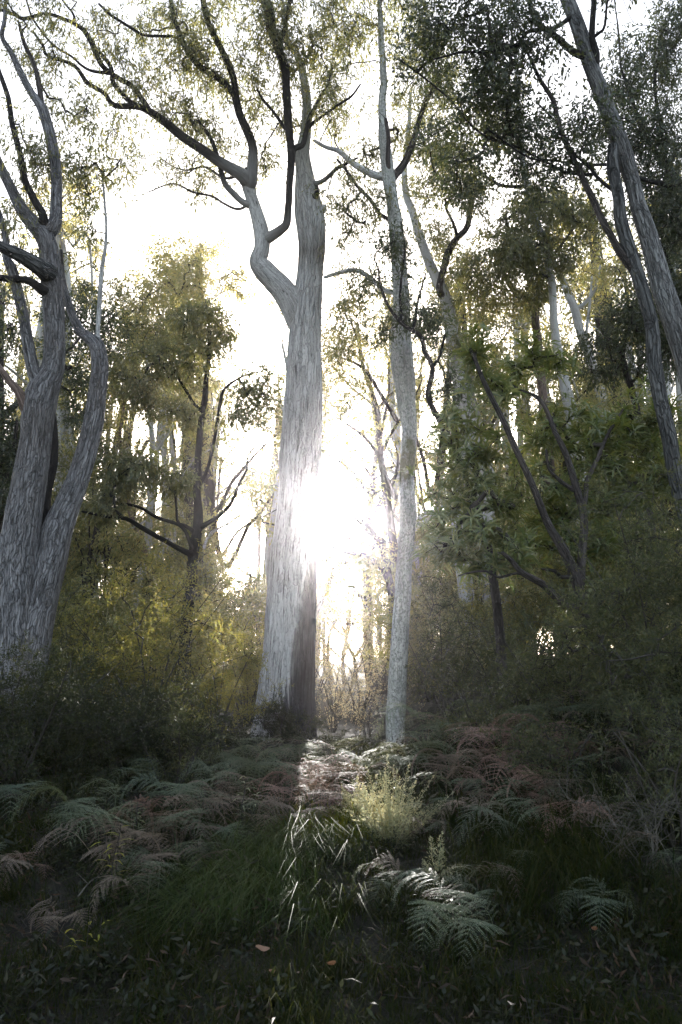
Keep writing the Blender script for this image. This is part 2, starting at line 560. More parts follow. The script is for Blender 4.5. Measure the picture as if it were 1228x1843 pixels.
def bark(name, light, mid, dark, fibre=16.0, bump=0.6, patch=(1, 1, 1), patch_amt=0.0, crack=0.5, char=False, spots=None, rough=0.85, moss=False, rough_patch=False, fade=False):
    m, n, o = mat_new(name)
    at = nd(n, "ShaderNodeAttribute"); at.attribute_name = "bk"
    v = at.outputs[1]
    f1 = noise(n, v, fibre, 5, 0.65, (1, 1, 0.11), 0.5)
    f2 = noise(n, v, fibre * 2.6, 4, 0.6, (1, 1, 0.05), 0.2)
    big = noise(n, v, 1.6, 3, 0.6, (1, 1, 0.35))
    fine = noise(n, v, 60, 3, 0.7, (1, 1, 0.5))
    c = ramp(n, [(0.25, dark), (0.25 + 0.2 * crack + 0.02, mid), (0.66, light)], f1)
    wv = nd(n, "ShaderNodeTexNoise"); wv.inputs['Scale'].default_value = 5.0; n.links.new(v, wv.inputs['Vector'])
    wm = nd(n, "ShaderNodeVectorMath"); wm.operation = 'MULTIPLY_ADD'; n.links.new(wv.outputs[1], wm.inputs[0]); wm.inputs[1].default_value = (0.10, 0.10, 0.5); n.links.new(v, wm.inputs[2])
    mp = nd(n, "ShaderNodeMapping"); mp.inputs['Scale'].default_value = (1, 1, 0.10); n.links.new(wm.outputs[0], mp.inputs[0])
    vo = nd(n, "ShaderNodeTexVoronoi"); vo.feature = 'DISTANCE_TO_EDGE'; vo.inputs['Scale'].default_value = fibre * 1.15; n.links.new(mp.outputs[0], vo.inputs['Vector'])
    vc = nd(n, "ShaderNodeTexVoronoi"); vc.inputs['Scale'].default_value = fibre * 1.15; n.links.new(mp.outputs[0], vc.inputs['Vector'])
    sc = nd(n, "ShaderNodeSeparateColor"); n.links.new(vc.outputs['Color'], sc.inputs[0])
    c = mixc(n, 0.6, c, mixc(n, 1.0, c, ramp(n, [(0.0, 0.6), (1.0, 1.2)], sc.outputs[0]), 'MULTIPLY'))
    fis = mth(n, 'ADD', vo.outputs[0], mth(n, 'MULTIPLY', mth(n, 'SUBTRACT', f2, 0.5), 0.25))
    c = mixc(n, mth(n, 'MULTIPLY', ramp(n, [(0.0, 1.0), (0.03 + 0.10 * crack, 0.0)], fis), 0.15 + 0.5 * crack), c, dark)
    c = mixc(n, ramp(n, [(0.33, 1.0), (0.33 + 0.16 * crack, 0.0)], f2), c, dark)
    c = mixc(n, mth(n, 'MULTIPLY', ramp(n, [(0.45, 0.0), (0.62, 1.0)], big), patch_amt), c, patch)
    c = mixc(n, 0.35, c, ramp(n, [(0.3, 0.25), (0.7, 0.8)], fine), 'OVERLAY')
    disc = nd(n, "ShaderNodeAttribute"); disc.attribute_name = "disc"
    sp = nd(n, "ShaderNodeSeparateXYZ"); n.links.new(disc.outputs[1], sp.inputs[0])
    if char:
        # weathered black hollow climbing the right flank from the foot
        sn = noise(n, v, 9.0, 7, 0.8, (1, 1, 0.10), 0.6)
        s2 = mth(n, 'MULTIPLY', mth(n, 'SUBTRACT', sn, 0.5), 2.6)
        side = mth(n, 'ADD', mth(n, 'MULTIPLY', sp.outputs[0], 1.3), mth(n, 'MULTIPLY', sp.outputs[2], -0.40))
        side = mth(n, 'ADD', mth(n, 'ADD', side, 1.0), s2)
        fac = ramp(n, [(0.30, 0.0), (0.50, 0.7), (0.85, 1.0)], side)
        streak = noise(n, v, 30, 4, 0.7, (1, 1, 0.05), 0.2)
        dk = ramp(n, [(0.35, (0.012, 0.012, 0.014)), (0.6, (0.05, 0.05, 0.055)), (0.75, (0.22, 0.22, 0.23))], streak)
        c = mixc(n, fac, c, dk)
    if rough_patch:
        # collar of old stringy bark left below the smooth upper stem
        z0 = rough_patch
        a = mth(n, 'SUBTRACT', sp.outputs[2], z0)
        a = mth(n, 'ADD', mth(n, 'ABSOLUTE', a), mth(n, 'MULTIPLY', mth(n, 'SUBTRACT', big, 0.5), 1.4))
        c = mixc(n, ramp(n, [(0.05, 0.7), (0.55, 0.0)], a), c, mixc(n, f2, (0.03, 0.025, 0.02), (0.16, 0.14, 0.11)))
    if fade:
        # pale near the joint, darkening outward along the limb
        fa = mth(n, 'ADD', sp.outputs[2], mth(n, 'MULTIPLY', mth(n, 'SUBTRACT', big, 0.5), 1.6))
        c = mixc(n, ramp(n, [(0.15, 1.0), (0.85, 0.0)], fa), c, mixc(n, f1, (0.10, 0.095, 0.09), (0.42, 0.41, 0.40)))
    if spots:
        s = noise(n, v, spots[1], 3, 0.75, (1, 1, 0.6))
        c = mixc(n, ramp(n, [(0.50, 0.0), (0.56, 0.9)], s), c, spots[0])
        s3 = noise(n, v, spots[1] * 0.45, 3, 0.6)
        c = mixc(n, ramp(n, [(0.52, 0.0), (0.62, 0.5)], s3), c, (0.26, 0.28, 0.23))
    if moss:
        mm = noise(n, v, 3.0, 4, 0.7, (1, 1, 0.7))
        a = mth(n, 'ADD', mth(n, 'ABSOLUTE', mth(n, 'SUBTRACT', sp.outputs[2], moss)), mth(n, 'MULTIPLY', mth(n, 'SUBTRACT', mm, 0.5), 2.0))
        c = mixc(n, ramp(n, [(0.10, 0.8), (0.4, 0.0)], a), c, (0.09, 0.085, 0.02))
    bs = nd(n, "ShaderNodeBsdfPrincipled"); bs.inputs['Roughness'].default_value = rough
    bs.inputs['Specular IOR Level'].default_value = 0.25
    n.links.new(c, bs.inputs['Base Color'])
    h = mth(n, 'ADD', mth(n, 'MULTIPLY', f1, 1.0), mth(n, 'MULTIPLY', f2, 0.6))
    h = mth(n, 'ADD', h, mth(n, 'MULTIPLY', fine, 0.15))
    h = mth(n, 'ADD', h, mth(n, 'MULTIPLY', ramp(n, [(0.0, 0.0), (0.14, 1.0)], fis), 1.2 * crack))
    bp = nd(n, "ShaderNodeBump"); bp.inputs['Strength'].default_value = bump; bp.inputs['Distance'].default_value = 0.05
    n.links.new(h, bp.inputs['Height']); n.links.new(bp.outputs[0], bs.inputs['Normal'])
    n.links.new(bs.outputs[0], o.inputs[0])
    return m


def leafm(name, c1, c2, c3, trans, tfac=0.35, rough=0.45, spec=0.4):
    m, n, o = mat_new(name)
    g = nd(n, "ShaderNodeNewGeometry")
    oi = nd(n, "ShaderNodeObjectInfo")
    r = mth(n, 'FRACT', mth(n, 'ADD', g.outputs['Random Per Island'], oi.outputs['Random']))
    c = ramp(n, [(0.0, c1), (0.55, c2), (1.0, c3)], r)
    c = mixc(n, oi.outputs['Random'], c, mixc(n, 1.0, c, (1.5, 1.45, 1.3), 'MULTIPLY'))
    bs = nd(n, "ShaderNodeBsdfPrincipled"); bs.inputs['Roughness'].default_value = rough
    bs.inputs['Specular IOR Level'].default_value = spec
    n.links.new(c, bs.inputs['Base Color'])
    tr = nd(n, "ShaderNodeBsdfTranslucent")
    t = mixc(n, r, trans, (trans[0] * 1.5, trans[1] * 1.1, trans[2] * 0.8))
    n.links.new(t, tr.inputs[0])
    mx = nd(n, "ShaderNodeMixShader"); mx.inputs[0].default_value = tfac
    n.links.new(bs.outputs[0], mx.inputs[1]); n.links.new(tr.outputs[0], mx.inputs[2])
    n.links.new(mx.outputs[0], o.inputs[0])
    return m


M = {}
M['pale'] = bark('pale fibrous bark', (0.72, 0.71, 0.70), (0.56, 0.55, 0.54), (0.09, 0.085, 0.08), 15, 1.0, (0.30, 0.27, 0.25), 0.35, 0.55, char=True, rough_patch=9.4)
M['pale_limb'] = bark('pale limb bark', (0.60, 0.59, 0.58), (0.44, 0.43, 0.42), (0.08, 0.075, 0.07), 26, 0.6, (0.22, 0.19, 0.17), 0.5)
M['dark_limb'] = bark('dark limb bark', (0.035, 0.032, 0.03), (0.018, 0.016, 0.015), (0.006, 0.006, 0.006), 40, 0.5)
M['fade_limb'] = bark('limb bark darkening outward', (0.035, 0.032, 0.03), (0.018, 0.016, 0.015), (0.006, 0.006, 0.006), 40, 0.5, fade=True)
M['grey'] = bark('grey stringy bark', (0.40, 0.395, 0.41), (0.23, 0.225, 0.235), (0.03, 0.03, 0.03), 27, 1.0, (0.14, 0.12, 0.11), 0.6, 0.75)
M['lean'] = bark('pale grey cracked bark', (0.46, 0.46, 0.46), (0.28, 0.28, 0.28), (0.04, 0.04, 0.04), 26, 1.0, (0.10, 0.09, 0.085), 0.5, 0.8)
M['spotted'] = bark('spotted smooth bark', (0.58, 0.58, 0.55), (0.48, 0.48, 0.45), (0.24, 0.23, 0.21), 12, 0.5, (0.27, 0.24, 0.20), 0.5, 0.4, spots=((0.20, 0.20, 0.19), 34), moss=5.0)
M['brown'] = bark('dark brown bark', (0.10, 0.085, 0.08), (0.055, 0.045, 0.042), (0.02, 0.018, 0.016), 22, 0.7, (0.06, 0.05, 0.045), 0.4, 0.8)
M['white'] = bark('white gum bark', (0.52, 0.52, 0.50), (0.42, 0.41, 0.40), (0.16, 0.15, 0.14), 8, 0.35, (0.30, 0.25, 0.21), 0.5, 0.3)
M['dgrey'] = bark('lichened dark grey bark', (0.22, 0.22, 0.22), (0.12, 0.12, 0.12), (0.02, 0.02, 0.02), 20, 0.9, (0.06, 0.06, 0.06), 0.6, 0.9)
M['pink'] = bark('pinkish peeled bark', (0.26, 0.19, 0.165), (0.15, 0.11, 0.095), (0.05, 0.04, 0.03), 22, 0.6)
M['twig'] = bark('twig bark', (0.08, 0.07, 0.06), (0.05, 0.045, 0.04), (0.02, 0.018, 0.016), 60, 0.2)
M['stick'] = bark('dead stick bark', (0.20, 0.19, 0.17), (0.13, 0.12, 0.10), (0.05, 0.04, 0.035), 60, 0.3)
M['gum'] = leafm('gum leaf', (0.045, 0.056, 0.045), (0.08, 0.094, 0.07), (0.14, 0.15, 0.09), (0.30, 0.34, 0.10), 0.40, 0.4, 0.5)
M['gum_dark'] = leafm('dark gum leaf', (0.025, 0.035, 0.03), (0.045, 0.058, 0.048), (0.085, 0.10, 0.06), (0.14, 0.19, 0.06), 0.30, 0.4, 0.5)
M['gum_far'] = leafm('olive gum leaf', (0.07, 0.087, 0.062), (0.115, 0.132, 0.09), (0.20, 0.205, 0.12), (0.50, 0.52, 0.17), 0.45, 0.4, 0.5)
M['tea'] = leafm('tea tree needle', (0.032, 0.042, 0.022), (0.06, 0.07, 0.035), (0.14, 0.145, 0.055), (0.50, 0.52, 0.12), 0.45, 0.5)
M['pale_lit_scrub'] = leafm('sunlit pale dry scrub leaf', (0.16, 0.16, 0.09), (0.24, 0.23, 0.13), (0.34, 0.31, 0.18), (0.66, 0.64, 0.44), 0.58, 0.5)  # dry leaf, lightened further so its colour carries the backlight
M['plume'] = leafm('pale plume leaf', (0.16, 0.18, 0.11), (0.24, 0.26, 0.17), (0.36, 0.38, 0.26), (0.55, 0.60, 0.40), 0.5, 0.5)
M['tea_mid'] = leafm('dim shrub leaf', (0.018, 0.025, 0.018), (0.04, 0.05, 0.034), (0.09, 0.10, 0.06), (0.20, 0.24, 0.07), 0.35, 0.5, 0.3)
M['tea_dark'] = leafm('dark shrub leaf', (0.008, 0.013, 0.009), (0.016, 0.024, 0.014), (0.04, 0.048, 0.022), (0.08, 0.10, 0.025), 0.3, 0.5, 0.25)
M['grey_shrub'] = leafm('grey green shrub leaf', (0.12, 0.14, 0.09), (0.18, 0.20, 0.12), (0.26, 0.27, 0.15), (0.50, 0.52, 0.22), 0.45, 0.5)
M['strap'] = leafm('strap leaf', (0.045, 0.068, 0.044), (0.08, 0.105, 0.065), (0.16, 0.175, 0.09), (0.32, 0.42, 0.08), 0.32, 0.35, 0.6)
M['fern'] = leafm('bracken green', (0.045, 0.065, 0.048), (0.08, 0.105, 0.078), (0.13, 0.155, 0.11), (0.20, 0.24, 0.09), 0.28, 0.55, 0.15)
M['fern_dead'] = leafm('bracken brown', (0.09, 0.06, 0.052), (0.16, 0.105, 0.09), (0.27, 0.19, 0.165), (0.36, 0.22, 0.17), 0.3, 0.55, 0.3)
M['fern_tan'] = leafm('bracken grey brown', (0.07, 0.055, 0.045), (0.12, 0.095, 0.08), (0.18, 0.15, 0.12), (0.25, 0.18, 0.10), 0.25, 0.5, 0.4)
M['grass'] = leafm('grass blade', (0.006, 0.012, 0.005), (0.012, 0.02, 0.007), (0.035, 0.034, 0.016), (0.08, 0.11, 0.02), 0.28, 0.85, 0.03)  # very dark blade colour carries the foreground shade
M['grass_green'] = leafm('green grass blade', (0.015, 0.032, 0.010), (0.028, 0.052, 0.014), (0.06, 0.075, 0.025), (0.12, 0.18, 0.03), 0.3, 0.6, 0.15)
M['grass_yel'] = leafm('yellow grass blade', (0.03, 0.045, 0.008), (0.05, 0.065, 0.010), (0.09, 0.09, 0.02), (0.20, 0.24, 0.02), 0.45, 0.85, 0.03)
M['herb'] = leafm('ground herb leaf', (0.006, 0.010, 0.006), (0.011, 0.016, 0.008), (0.024, 0.024, 0.012), (0.06, 0.08, 0.02), 0.25, 0.5, 0.3)  # darkened like the grass, foreground shade put into the leaf colour
M['litter'] = leafm('old litter leaf', (0.025, 0.018, 0.014), (0.045, 0.03, 0.022), (0.08, 0.055, 0.04), (0.08, 0.05, 0.03), 0.15, 0.6, 0.2)
M['dry'] = leafm('dry leaf', (0.16, 0.08, 0.05), (0.20, 0.11, 0.07), (0.24, 0.15, 0.10), (0.2, 0.1, 0.05), 0.15, 0.5, 0.4)
M['yellow'] = leafm('yellow green leaf', (0.16, 0.18, 0.02), (0.20, 0.22, 0.02), (0.24, 0.22, 0.03), (0.45, 0.45, 0.04), 0.45, 0.45, 0.4)

# ------------------------------------------------------------------ ground
gx = np.concatenate([np.linspace(-160, -9, 24), np.linspace(-8.5, 8.5, 130), np.linspace(9, 160, 24)])
gy = np.concatenate([np.linspace(-30, 2, 10), np.linspace(2.3, 20, 130), np.linspace(21, 260, 40)])
X, Yg = np.meshgrid(gx, gy)
Z = ground_z(X, Yg) + rng.normal(size=X.shape) * 0.012 - 0.02
nx, ny = len(gx), len(gy)
i = np.arange(ny - 1)[:, None] * nx + np.arange(nx - 1)[None, :]
gq = np.stack([i, i + 1, i + nx + 1, i + nx], -1).reshape(-1, 4)
gme = make_mesh('ground', np.stack([X, Yg, Z], -1).reshape(-1, 3), gq, 4, None, True)
gm, n, o = mat_new('leaf litter soil')
tc = nd(n, "ShaderNodeTexCoord")
a = noise(n, tc.outputs['Object'], 9, 6, 0.75); b = noise(n, tc.outputs['Object'], 60, 4, 0.7)
c = ramp(n, [(0.35, (0.010, 0.008, 0.006)), (0.55, (0.025, 0.02, 0.014)), (0.7, (0.05, 0.04, 0.028))], a)
c = mixc(n, ramp(n, [(0.45, 0.0), (0.65, 0.5)], b), c, (0.03, 0.035, 0.015))
bs = nd(n, "ShaderNodeBsdfPrincipled"); bs.inputs['Roughness'].default_value = 0.95
n.links.new(c, bs.inputs['Base Color'])
bp = nd(n, "ShaderNodeBump"); bp.inputs['Strength'].default_value = 0.8; bp.inputs['Distance'].default_value = 0.04
n.links.new(mth(n, 'ADD', a, b), bp.inputs['Height']); n.links.new(bp.outputs[0], bs.inputs['Normal'])
n.links.new(bs.outputs[0], o.inputs[0])
link('ground', gme, gm, None, 'structure')

# canopy gaps that let the low sun through
GAPS.append((np.array([0, 0, EYE]), 0.30))
for (px, py, Y, r) in ((780, 1592, 5.0, 0.55), (800, 1640, 4.8, 0.5), (705, 1440, 7.1, 0.42), (640, 1430, 8.0, 0.45), (575, 1440, 7.8, 0.3),
                       (300, 1110, 12.0, 0.8), (340, 1090, 12.5, 0.7), (210, 1120, 12.0, 0.7), (400, 1130, 12.5, 0.6), (420, 1200, 16.0, 0.9), (640, 1180, 20.0, 1.0), (600, 1250, 16.0, 0.8)):
    GAPS.append((P(px, py, Y), r))


def gbase(px, py, Y, sink=0.1):
    p = P(px, py, Y); p[2] = float(ground_z(p[0], p[1])) - sink
    return p


# ------------------------------------------------------------------ the great pale gum
T = Plant('gum_tree', gbase(508, 1340, 14), 'great pale gum with thick fibrous trunk in the middle, charred black at its foot', 'tree', None, 11)
T.pstem('trunk', [(500, 1400, 196), (507, 1345, 140), (511, 1300, 118), (516, 1228, 104), (521, 1150, 95), (525, 1070, 88), (529, 1000, 83), (536, 920, 74), (541, 840, 71), (544, 780, 69),
                  (547, 700, 65), (549, 620, 60), (552, 560, 56), (557, 500, 48), (560, 450, 48), (559, 415, 52), (556, 385, 53), (552, 350, 46), (548, 310, 34), (545, 275, 27), (551, 235, 20), (553, 185, 17), (547, 140, 15), (536, 102, 13), (520, 76, 11), (512, 30, 8), (505, -30, 5)],
        14, 13.6, M['pale'], seg=112, relief=0.06, step=0.05, cells=34, node_from=0.74)
pl = dict(seg=20, relief=0.03, step=0.06, cells=12)
T.pstem('limb', [(543, 600, 40), (530, 560, 44), (512, 530, 42), (492, 507, 40), (474, 487, 38), (466, 472, 32), (472, 448, 28), (471, 420, 28), (462, 384, 24), (452, 353, 22), (446, 328, 24), (446, 310, 20)], 14, 13.4, M['pale_limb'], **pl)
dl = dict(seg=12, relief=0.03, step=0.07, cells=8, jitter=0.015)
dk = M['dark_limb']
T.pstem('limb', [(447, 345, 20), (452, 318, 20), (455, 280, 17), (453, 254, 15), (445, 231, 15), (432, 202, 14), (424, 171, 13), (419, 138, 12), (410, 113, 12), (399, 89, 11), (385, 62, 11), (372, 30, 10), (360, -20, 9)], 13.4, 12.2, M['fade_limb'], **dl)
T.pstem('limb', [(430, 195, 12), (418, 165, 11), (395, 142, 12), (360, 118, 11), (338, 92, 10), (325, 65, 9), (312, 30, 8), (302, -20, 7)], 12.9, 12.4, dk, **dl)
T.pstem('limb', [(338, 92, 6), (320, 68, 5), (295, 65, 5), (262, 62, 5), (240, 52, 5), (205, 32, 5), (180, 8, 4)], 12.6, 12.0, dk, **dl)
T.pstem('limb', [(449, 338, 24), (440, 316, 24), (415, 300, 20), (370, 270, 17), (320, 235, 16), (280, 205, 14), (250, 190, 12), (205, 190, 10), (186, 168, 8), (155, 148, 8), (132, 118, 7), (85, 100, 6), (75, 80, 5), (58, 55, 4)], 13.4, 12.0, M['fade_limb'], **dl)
T.pstem('limb', [(272, 200, 10), (258, 180, 9), (235, 150, 9), (205, 133, 9), (185, 118, 9), (165, 75, 10), (135, 43, 7), (105, 28, 6), (80, 24, 6), (45, 34, 7), (20, 25, 6), (-20, 10, 6)], 12.8, 11.8, dk, **dl)
T.pstem('limb', [(250, 192, 9), (222, 172, 8), (206, 148, 9), (198, 118, 8), (170, 85, 8), (158, 70, 6)], 12.7, 12.9, dk, **dl)
T.pstem('limb', [(204, 133, 6), (190, 130, 6), (160, 124, 5), (130, 102, 4), (100, 85, 4), (72, 52, 4), (48, 0, 3)], 12.5, 12.6, dk, **dl)
T.pstem('limb', [(136, 43, 5), (128, 20, 4), (108, -8, 3)], 12.1, 12.0, dk, **dl)
T.pstem('limb', [(452, 372, 12), (438, 362, 11), (419, 345, 11), (404, 327, 10), (398, 306, 9), (392, 285, 8), (378, 252, 7), (366, 228, 6), (359, 216, 4)], 13.5, 13.0, M['fade_limb'], **dl)
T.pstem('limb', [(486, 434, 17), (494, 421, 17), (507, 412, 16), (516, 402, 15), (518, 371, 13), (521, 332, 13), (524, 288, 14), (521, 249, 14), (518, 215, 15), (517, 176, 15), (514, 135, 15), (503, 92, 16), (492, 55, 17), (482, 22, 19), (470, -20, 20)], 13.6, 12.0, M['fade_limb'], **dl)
T.pstem('limb', [(522, 292, 12), (530, 272, 11), (546, 264, 10), (551, 240, 9), (556, 212, 8), (567, 190, 7), (576, 172, 6), (590, 150, 4), (600, 120, 4)], 13.0, 12.6, dk, **dl)
T.pstem('limb', [(553, 236, 6), (565, 222, 6), (583, 207, 5), (604, 192, 5), (630, 174, 4), (646, 150, 3)], 12.9, 12.5, dk, **dl)
T.pstem('limb', [(504, 98, 9), (507, 76, 8), (515, 38, 8), (524, 0, 8), (530, -30, 7)], 12.5, 12.0, dk, **dl)
T.pstem('limb', [(519, 240, 7), (508, 224, 6), (492, 200, 5), (474, 180, 5), (462, 160, 3)], 12.9, 12.6, dk, **dl)
T.pstem('limb', [(556, 330, 9), (566, 328, 9), (588, 318, 8), (604, 308, 7), (620, 298, 6), (643, 284, 3)], 13.7, 13.1, M['fade_limb'], **dl)
T.pstem('limb', [(455, 365, 6), (425, 372, 5), (385, 352, 4), (350, 345, 4), (310, 330, 3), (265, 345, 2)], 13.4, 14.6, M['brown'], **dl)
T.pstem('limb', [(448, 300, 6), (410, 322, 5), (370, 300, 4), (330, 305, 3), (290, 285, 2)], 13.3, 14.8, M['brown'], **dl)
T.pstem('limb', [(575, 392, 12), (580, 380, 12), (584, 368, 7)], 13.7, 13.6, M['pale_limb'], seg=10, step=0.04, flare=0)
T.pstem('limb', [(562, 360, 13), (569, 348, 11), (571, 334, 6)], 13.5, 13.4, M['dark_limb'], seg=10, step=0.04, flare=0)
for b in [(170, 60, 90, 60, 12.3, 0.8, 26), (110, 130, 70, 50, 12.3, 0.8, 8), (250, 40, 80, 60, 12.6, 1.0, 20), (310, 130, 70, 45, 12.8, 1.0, 26), (345, 60, 60, 60, 12.5, 1.0, 24),
          (230, 110, 60, 40, 12.6, .8, 12), (430, 70, 60, 70, 12.6, 1.2, 30), (460, 180, 60, 60, 13.2, 1, 26), (400, 220, 50, 40, 13.2, 1, 12), (510, 60, 60, 60, 12.4, 1.0, 34), (580, 50, 60, 60, 12.8, 1.0, 34),
          (500, 140, 50, 50, 13, 1, 20), (580, 130, 50, 50, 13, 1, 22), (600, 200, 40, 40, 13, 1, 10), (390, 150, 50, 50, 13, 1, 14), (340, 230, 80, 50, 13.6, 1, 14), (60, 60, 60, 60, 12.2, .8, 8), (330, 20, 60, 40, 12.4, .8, 10), (480, 250, 50, 40, 13.6, .8, 9), (420, 300, 60, 30, 13.8, .8, 8), (340, 340, 90, 30, 14.6, .8, 10), (270, 290, 50, 30, 14.7, .7, 6), (220, 210, 80, 50, 13.0, .9, 10), (320, 180, 60, 50, 13.2, .9, 14), (480, 320, 40, 40, 13.8, .8, 8), (620, 330, 40, 50, 14, .9, 10), (300, 300, 60, 30, 13.8, .9, 7)]:
    T.pblob(*b)
T.grow(M['twig'])
T.foliage(M['gum'], m=66, rc=0.42, L=0.105, Wd=0.021, droop=1.2, k=5)
T.finish()

# ------------------------------------------------------------------ slender spotted gum
T = Plant('gum_tree', gbase(714, 1380, 12), 'slender pale spotted gum just right of the great trunk, with a mossy knot halfway up', 'tree', None, 12)
T.pstem('trunk', [(717, 1440, 46), (715, 1400, 38), (713, 1350, 34), (712, 1300, 35), (716, 1220, 33), (722, 1120, 31), (726, 1060, 30), (729, 1000, 28), (733, 930, 29), (732, 880, 26), (734, 820, 27), (736, 770, 28), (732, 730, 33), (729, 690, 38), (725, 650, 41), (722, 600, 36),
                  (723, 560, 32), (720, 500, 28), (715, 440, 27), (712, 400, 26), (706, 360, 22), (700, 320, 24), (691, 250, 19), (688, 200, 15), (690, 150, 13), (688, 100, 12), (685, 40, 10), (684, -40, 7)],
        12, 12.6, M['spotted'], seg=48, relief=0.025, step=0.06, cells=14, node_from=0.5, jitter=0.006)
T.pstem('limb', [(704, 325, 15), (712, 312, 14), (733, 286, 13), (745, 252, 11), (754, 212, 9), (768, 178, 8), (790, 150, 6), (810, 110, 5)], 12.4, 12.8, M['brown'], **dl)
T.pstem('limb', [(704, 322, 9), (700, 290, 8), (699, 250, 8), (696, 215, 6)], 12.3, 12.2, M['brown'], **dl)
T.pstem('limb', [(698, 322, 14), (683, 314, 13), (665, 309, 12), (640, 297, 11), (622, 285, 10), (605, 272, 8), (588, 266, 7), (566, 250, 5)], 12.4, 13.0, M['pale_limb'], **dl)
T.pstem('limb', [(712, 400, 8), (690, 380, 7), (668, 362, 7), (648, 340, 6), (630, 315, 5), (606, 290, 4)], 12.2, 13.0, M['brown'], **dl)
T.pstem('limb', [(716, 530, 10), (690, 520, 9), (668, 500, 9), (640, 485, 8), (610, 490, 7), (585, 498, 6)], 12.3, 13.4, M['pale_limb'], **dl)
for b in [(660, 50, 60, 60, 13, 1, 24), (640, 150, 50, 60, 13, 1, 16), (740, 50, 60, 60, 12.6, 1, 34), (760, 130, 60, 50, 12.6, 1, 30), (745, 230, 50, 50, 12.6, 1, 20), (640, 370, 60, 45, 13, 1, 15), (650, 500, 60, 50, 13, 1, 12),
          (800, 210, 40, 50, 13, 1, 14), (600, 240, 40, 40, 13, 1, 9), (640, 260, 40, 50, 13, 1, 12), (660, 430, 50, 50, 13.2, 1, 14), (620, 420, 40, 50, 13.6, 1, 9), (620, 560, 40, 50, 13.6, 1, 10), (790, 280, 40, 60, 13, 1, 12)]:
    T.pblob(*b)
T.grow(M['twig'])
T.foliage(M['gum'], m=66, rc=0.40, L=0.095, Wd=0.02, droop=1.2, k=5)
T.finish()

# ------------------------------------------------------------------ dark twisting sapling beside the spotted gum
T = Plant('young_tree', gbase(900, 1180, 10.5), 'dark twisting sapling whose crown hangs across the spotted gum', 'tree', None, 13)
T.pstem('trunk', [(905, 1240, 20), (900, 1150, 18), (885, 1020, 16), (850, 890, 14), (814, 804, 12), (794, 764, 11), (772, 714, 10), (778, 662, 9), (764, 632, 9), (757, 606, 8), (742, 595, 7), (720, 580, 7), (702, 555, 6), (686, 515, 5), (680, 480, 3)], 10.6, 11.2, M['brown'], seg=12, relief=0.02, step=0.06, cells=8, node_from=0.35, jitter=0.01)
T.pstem('limb', [(720, 580, 5), (722, 540, 5), (724, 500, 4), (728, 450, 4), (722, 400, 3)], 11.2, 11.3, dk, **dl)
T.pstem('limb', [(742, 595, 5), (755, 540, 4), (770, 490, 3)], 11.1, 11.2, dk, **dl)
T.pstem('limb', [(778, 662, 6), (792, 640, 5), (800, 600, 4)], 10.9, 11.0, dk, **dl)
for b in [(730, 560, 26, 45, 11.2, .4, 12), (700, 580, 55, 50, 11.2, .6, 9), (690, 480, 30, 50, 11.2, .5, 10), (730, 440, 30, 60, 11.3, .5, 12), (820, 700, 50, 60, 10.8, .6, 10), (790, 600, 40, 40, 11, .5, 8)]:
    T.pblob(*b)
T.grow(M['twig'])
T.foliage(M['gum_dark'], m=62, rc=0.30, L=0.07, Wd=0.022)
T.finish()

# ------------------------------------------------------------------ fork-stemmed tree at the left
T = Plant('gum_tree', gbase(25, 1290, 10), 'massive grey stringy-barked gum at the left edge, trunk forking again and again', 'tree', None, 14)
T.pstem('trunk', [(0, 1400, 130), (5, 1340, 116), (14, 1250, 98), (20, 1150, 88), (28, 1050, 78), (35, 980, 70), (48, 900, 64), (58, 840, 60), (66, 790, 56), (72, 730, 60), (82, 695, 54), (96, 662, 40), (99, 618, 37), (98, 570, 36), (95, 521, 36), (92, 484, 37), (88, 448, 33), (79, 423, 32), (62, 404, 28), (42, 380, 23), (26, 350, 19), (10, 318, 17), (-6, 285, 16), (-25, 240, 13)],
        10, 9.8, M['grey'], seg=84, relief=0.06, step=0.045, cells=26, node_from=0.6)
T.pstem('limb', [(80, 412, 18), (77, 388, 15), (62, 358, 13), (46, 319, 13), (36, 277, 11), (26, 228, 10), (16, 179, 9), (3, 130, 8), (-14, 80, 6)], 9.8, 9.2, dk, **dl)
T.pstem('limb', [(84, 425, 24), (97, 397, 23), (100, 358, 21), (100, 309, 20), (92, 254, 20), (82, 215, 20), (73, 189, 18), (56, 166, 13), (39, 134, 12), (20, 94, 10), (4, 66, 8), (9, 33, 7), (11, -20, 6)], 9.8, 10.4, M['grey'], seg=24, relief=0.04, step=0.05, cells=12)
T.pstem('limb', [(75, 192, 10), (68, 143, 9), (59, 111, 8), (42, 78, 7), (33, 40, 5)], 10.1, 10.3, M['brown'], **dl)
T.pstem('limb', [(90, 500, 32), (80, 485, 30), (59, 472, 26), (32, 457, 23), (0, 443, 19), (-40, 425, 15)], 9.8, 9.1, M['dgrey'], **pl)
T.pstem('limb', [(84, 530, 20), (70, 514, 17), (54, 502, 14), (24, 497, 12), (0, 497, 12), (-40, 490, 10)], 9.7, 9.4, dk, **dl)
T.pstem('limb', [(78, 715, 28), (66, 692, 25), (54, 662, 22), (46, 619, 21), (39, 570, 20), (29, 521, 20), (20, 484, 20), (11, 462, 15), (10, 430, 12), (4, 399, 9), (-4, 370, 6)], 9.7, 9.5, M['grey'], seg=24, relief=0.05, step=0.05, cells=12)
T.pstem('limb', [(58, 765, 22), (42, 730, 18), (32, 704, 16), (15, 684, 13), (0, 662, 10), (-20, 640, 8)], 9.8, 9.5, M['pink'], label='peeling pinkish limb', **pl)
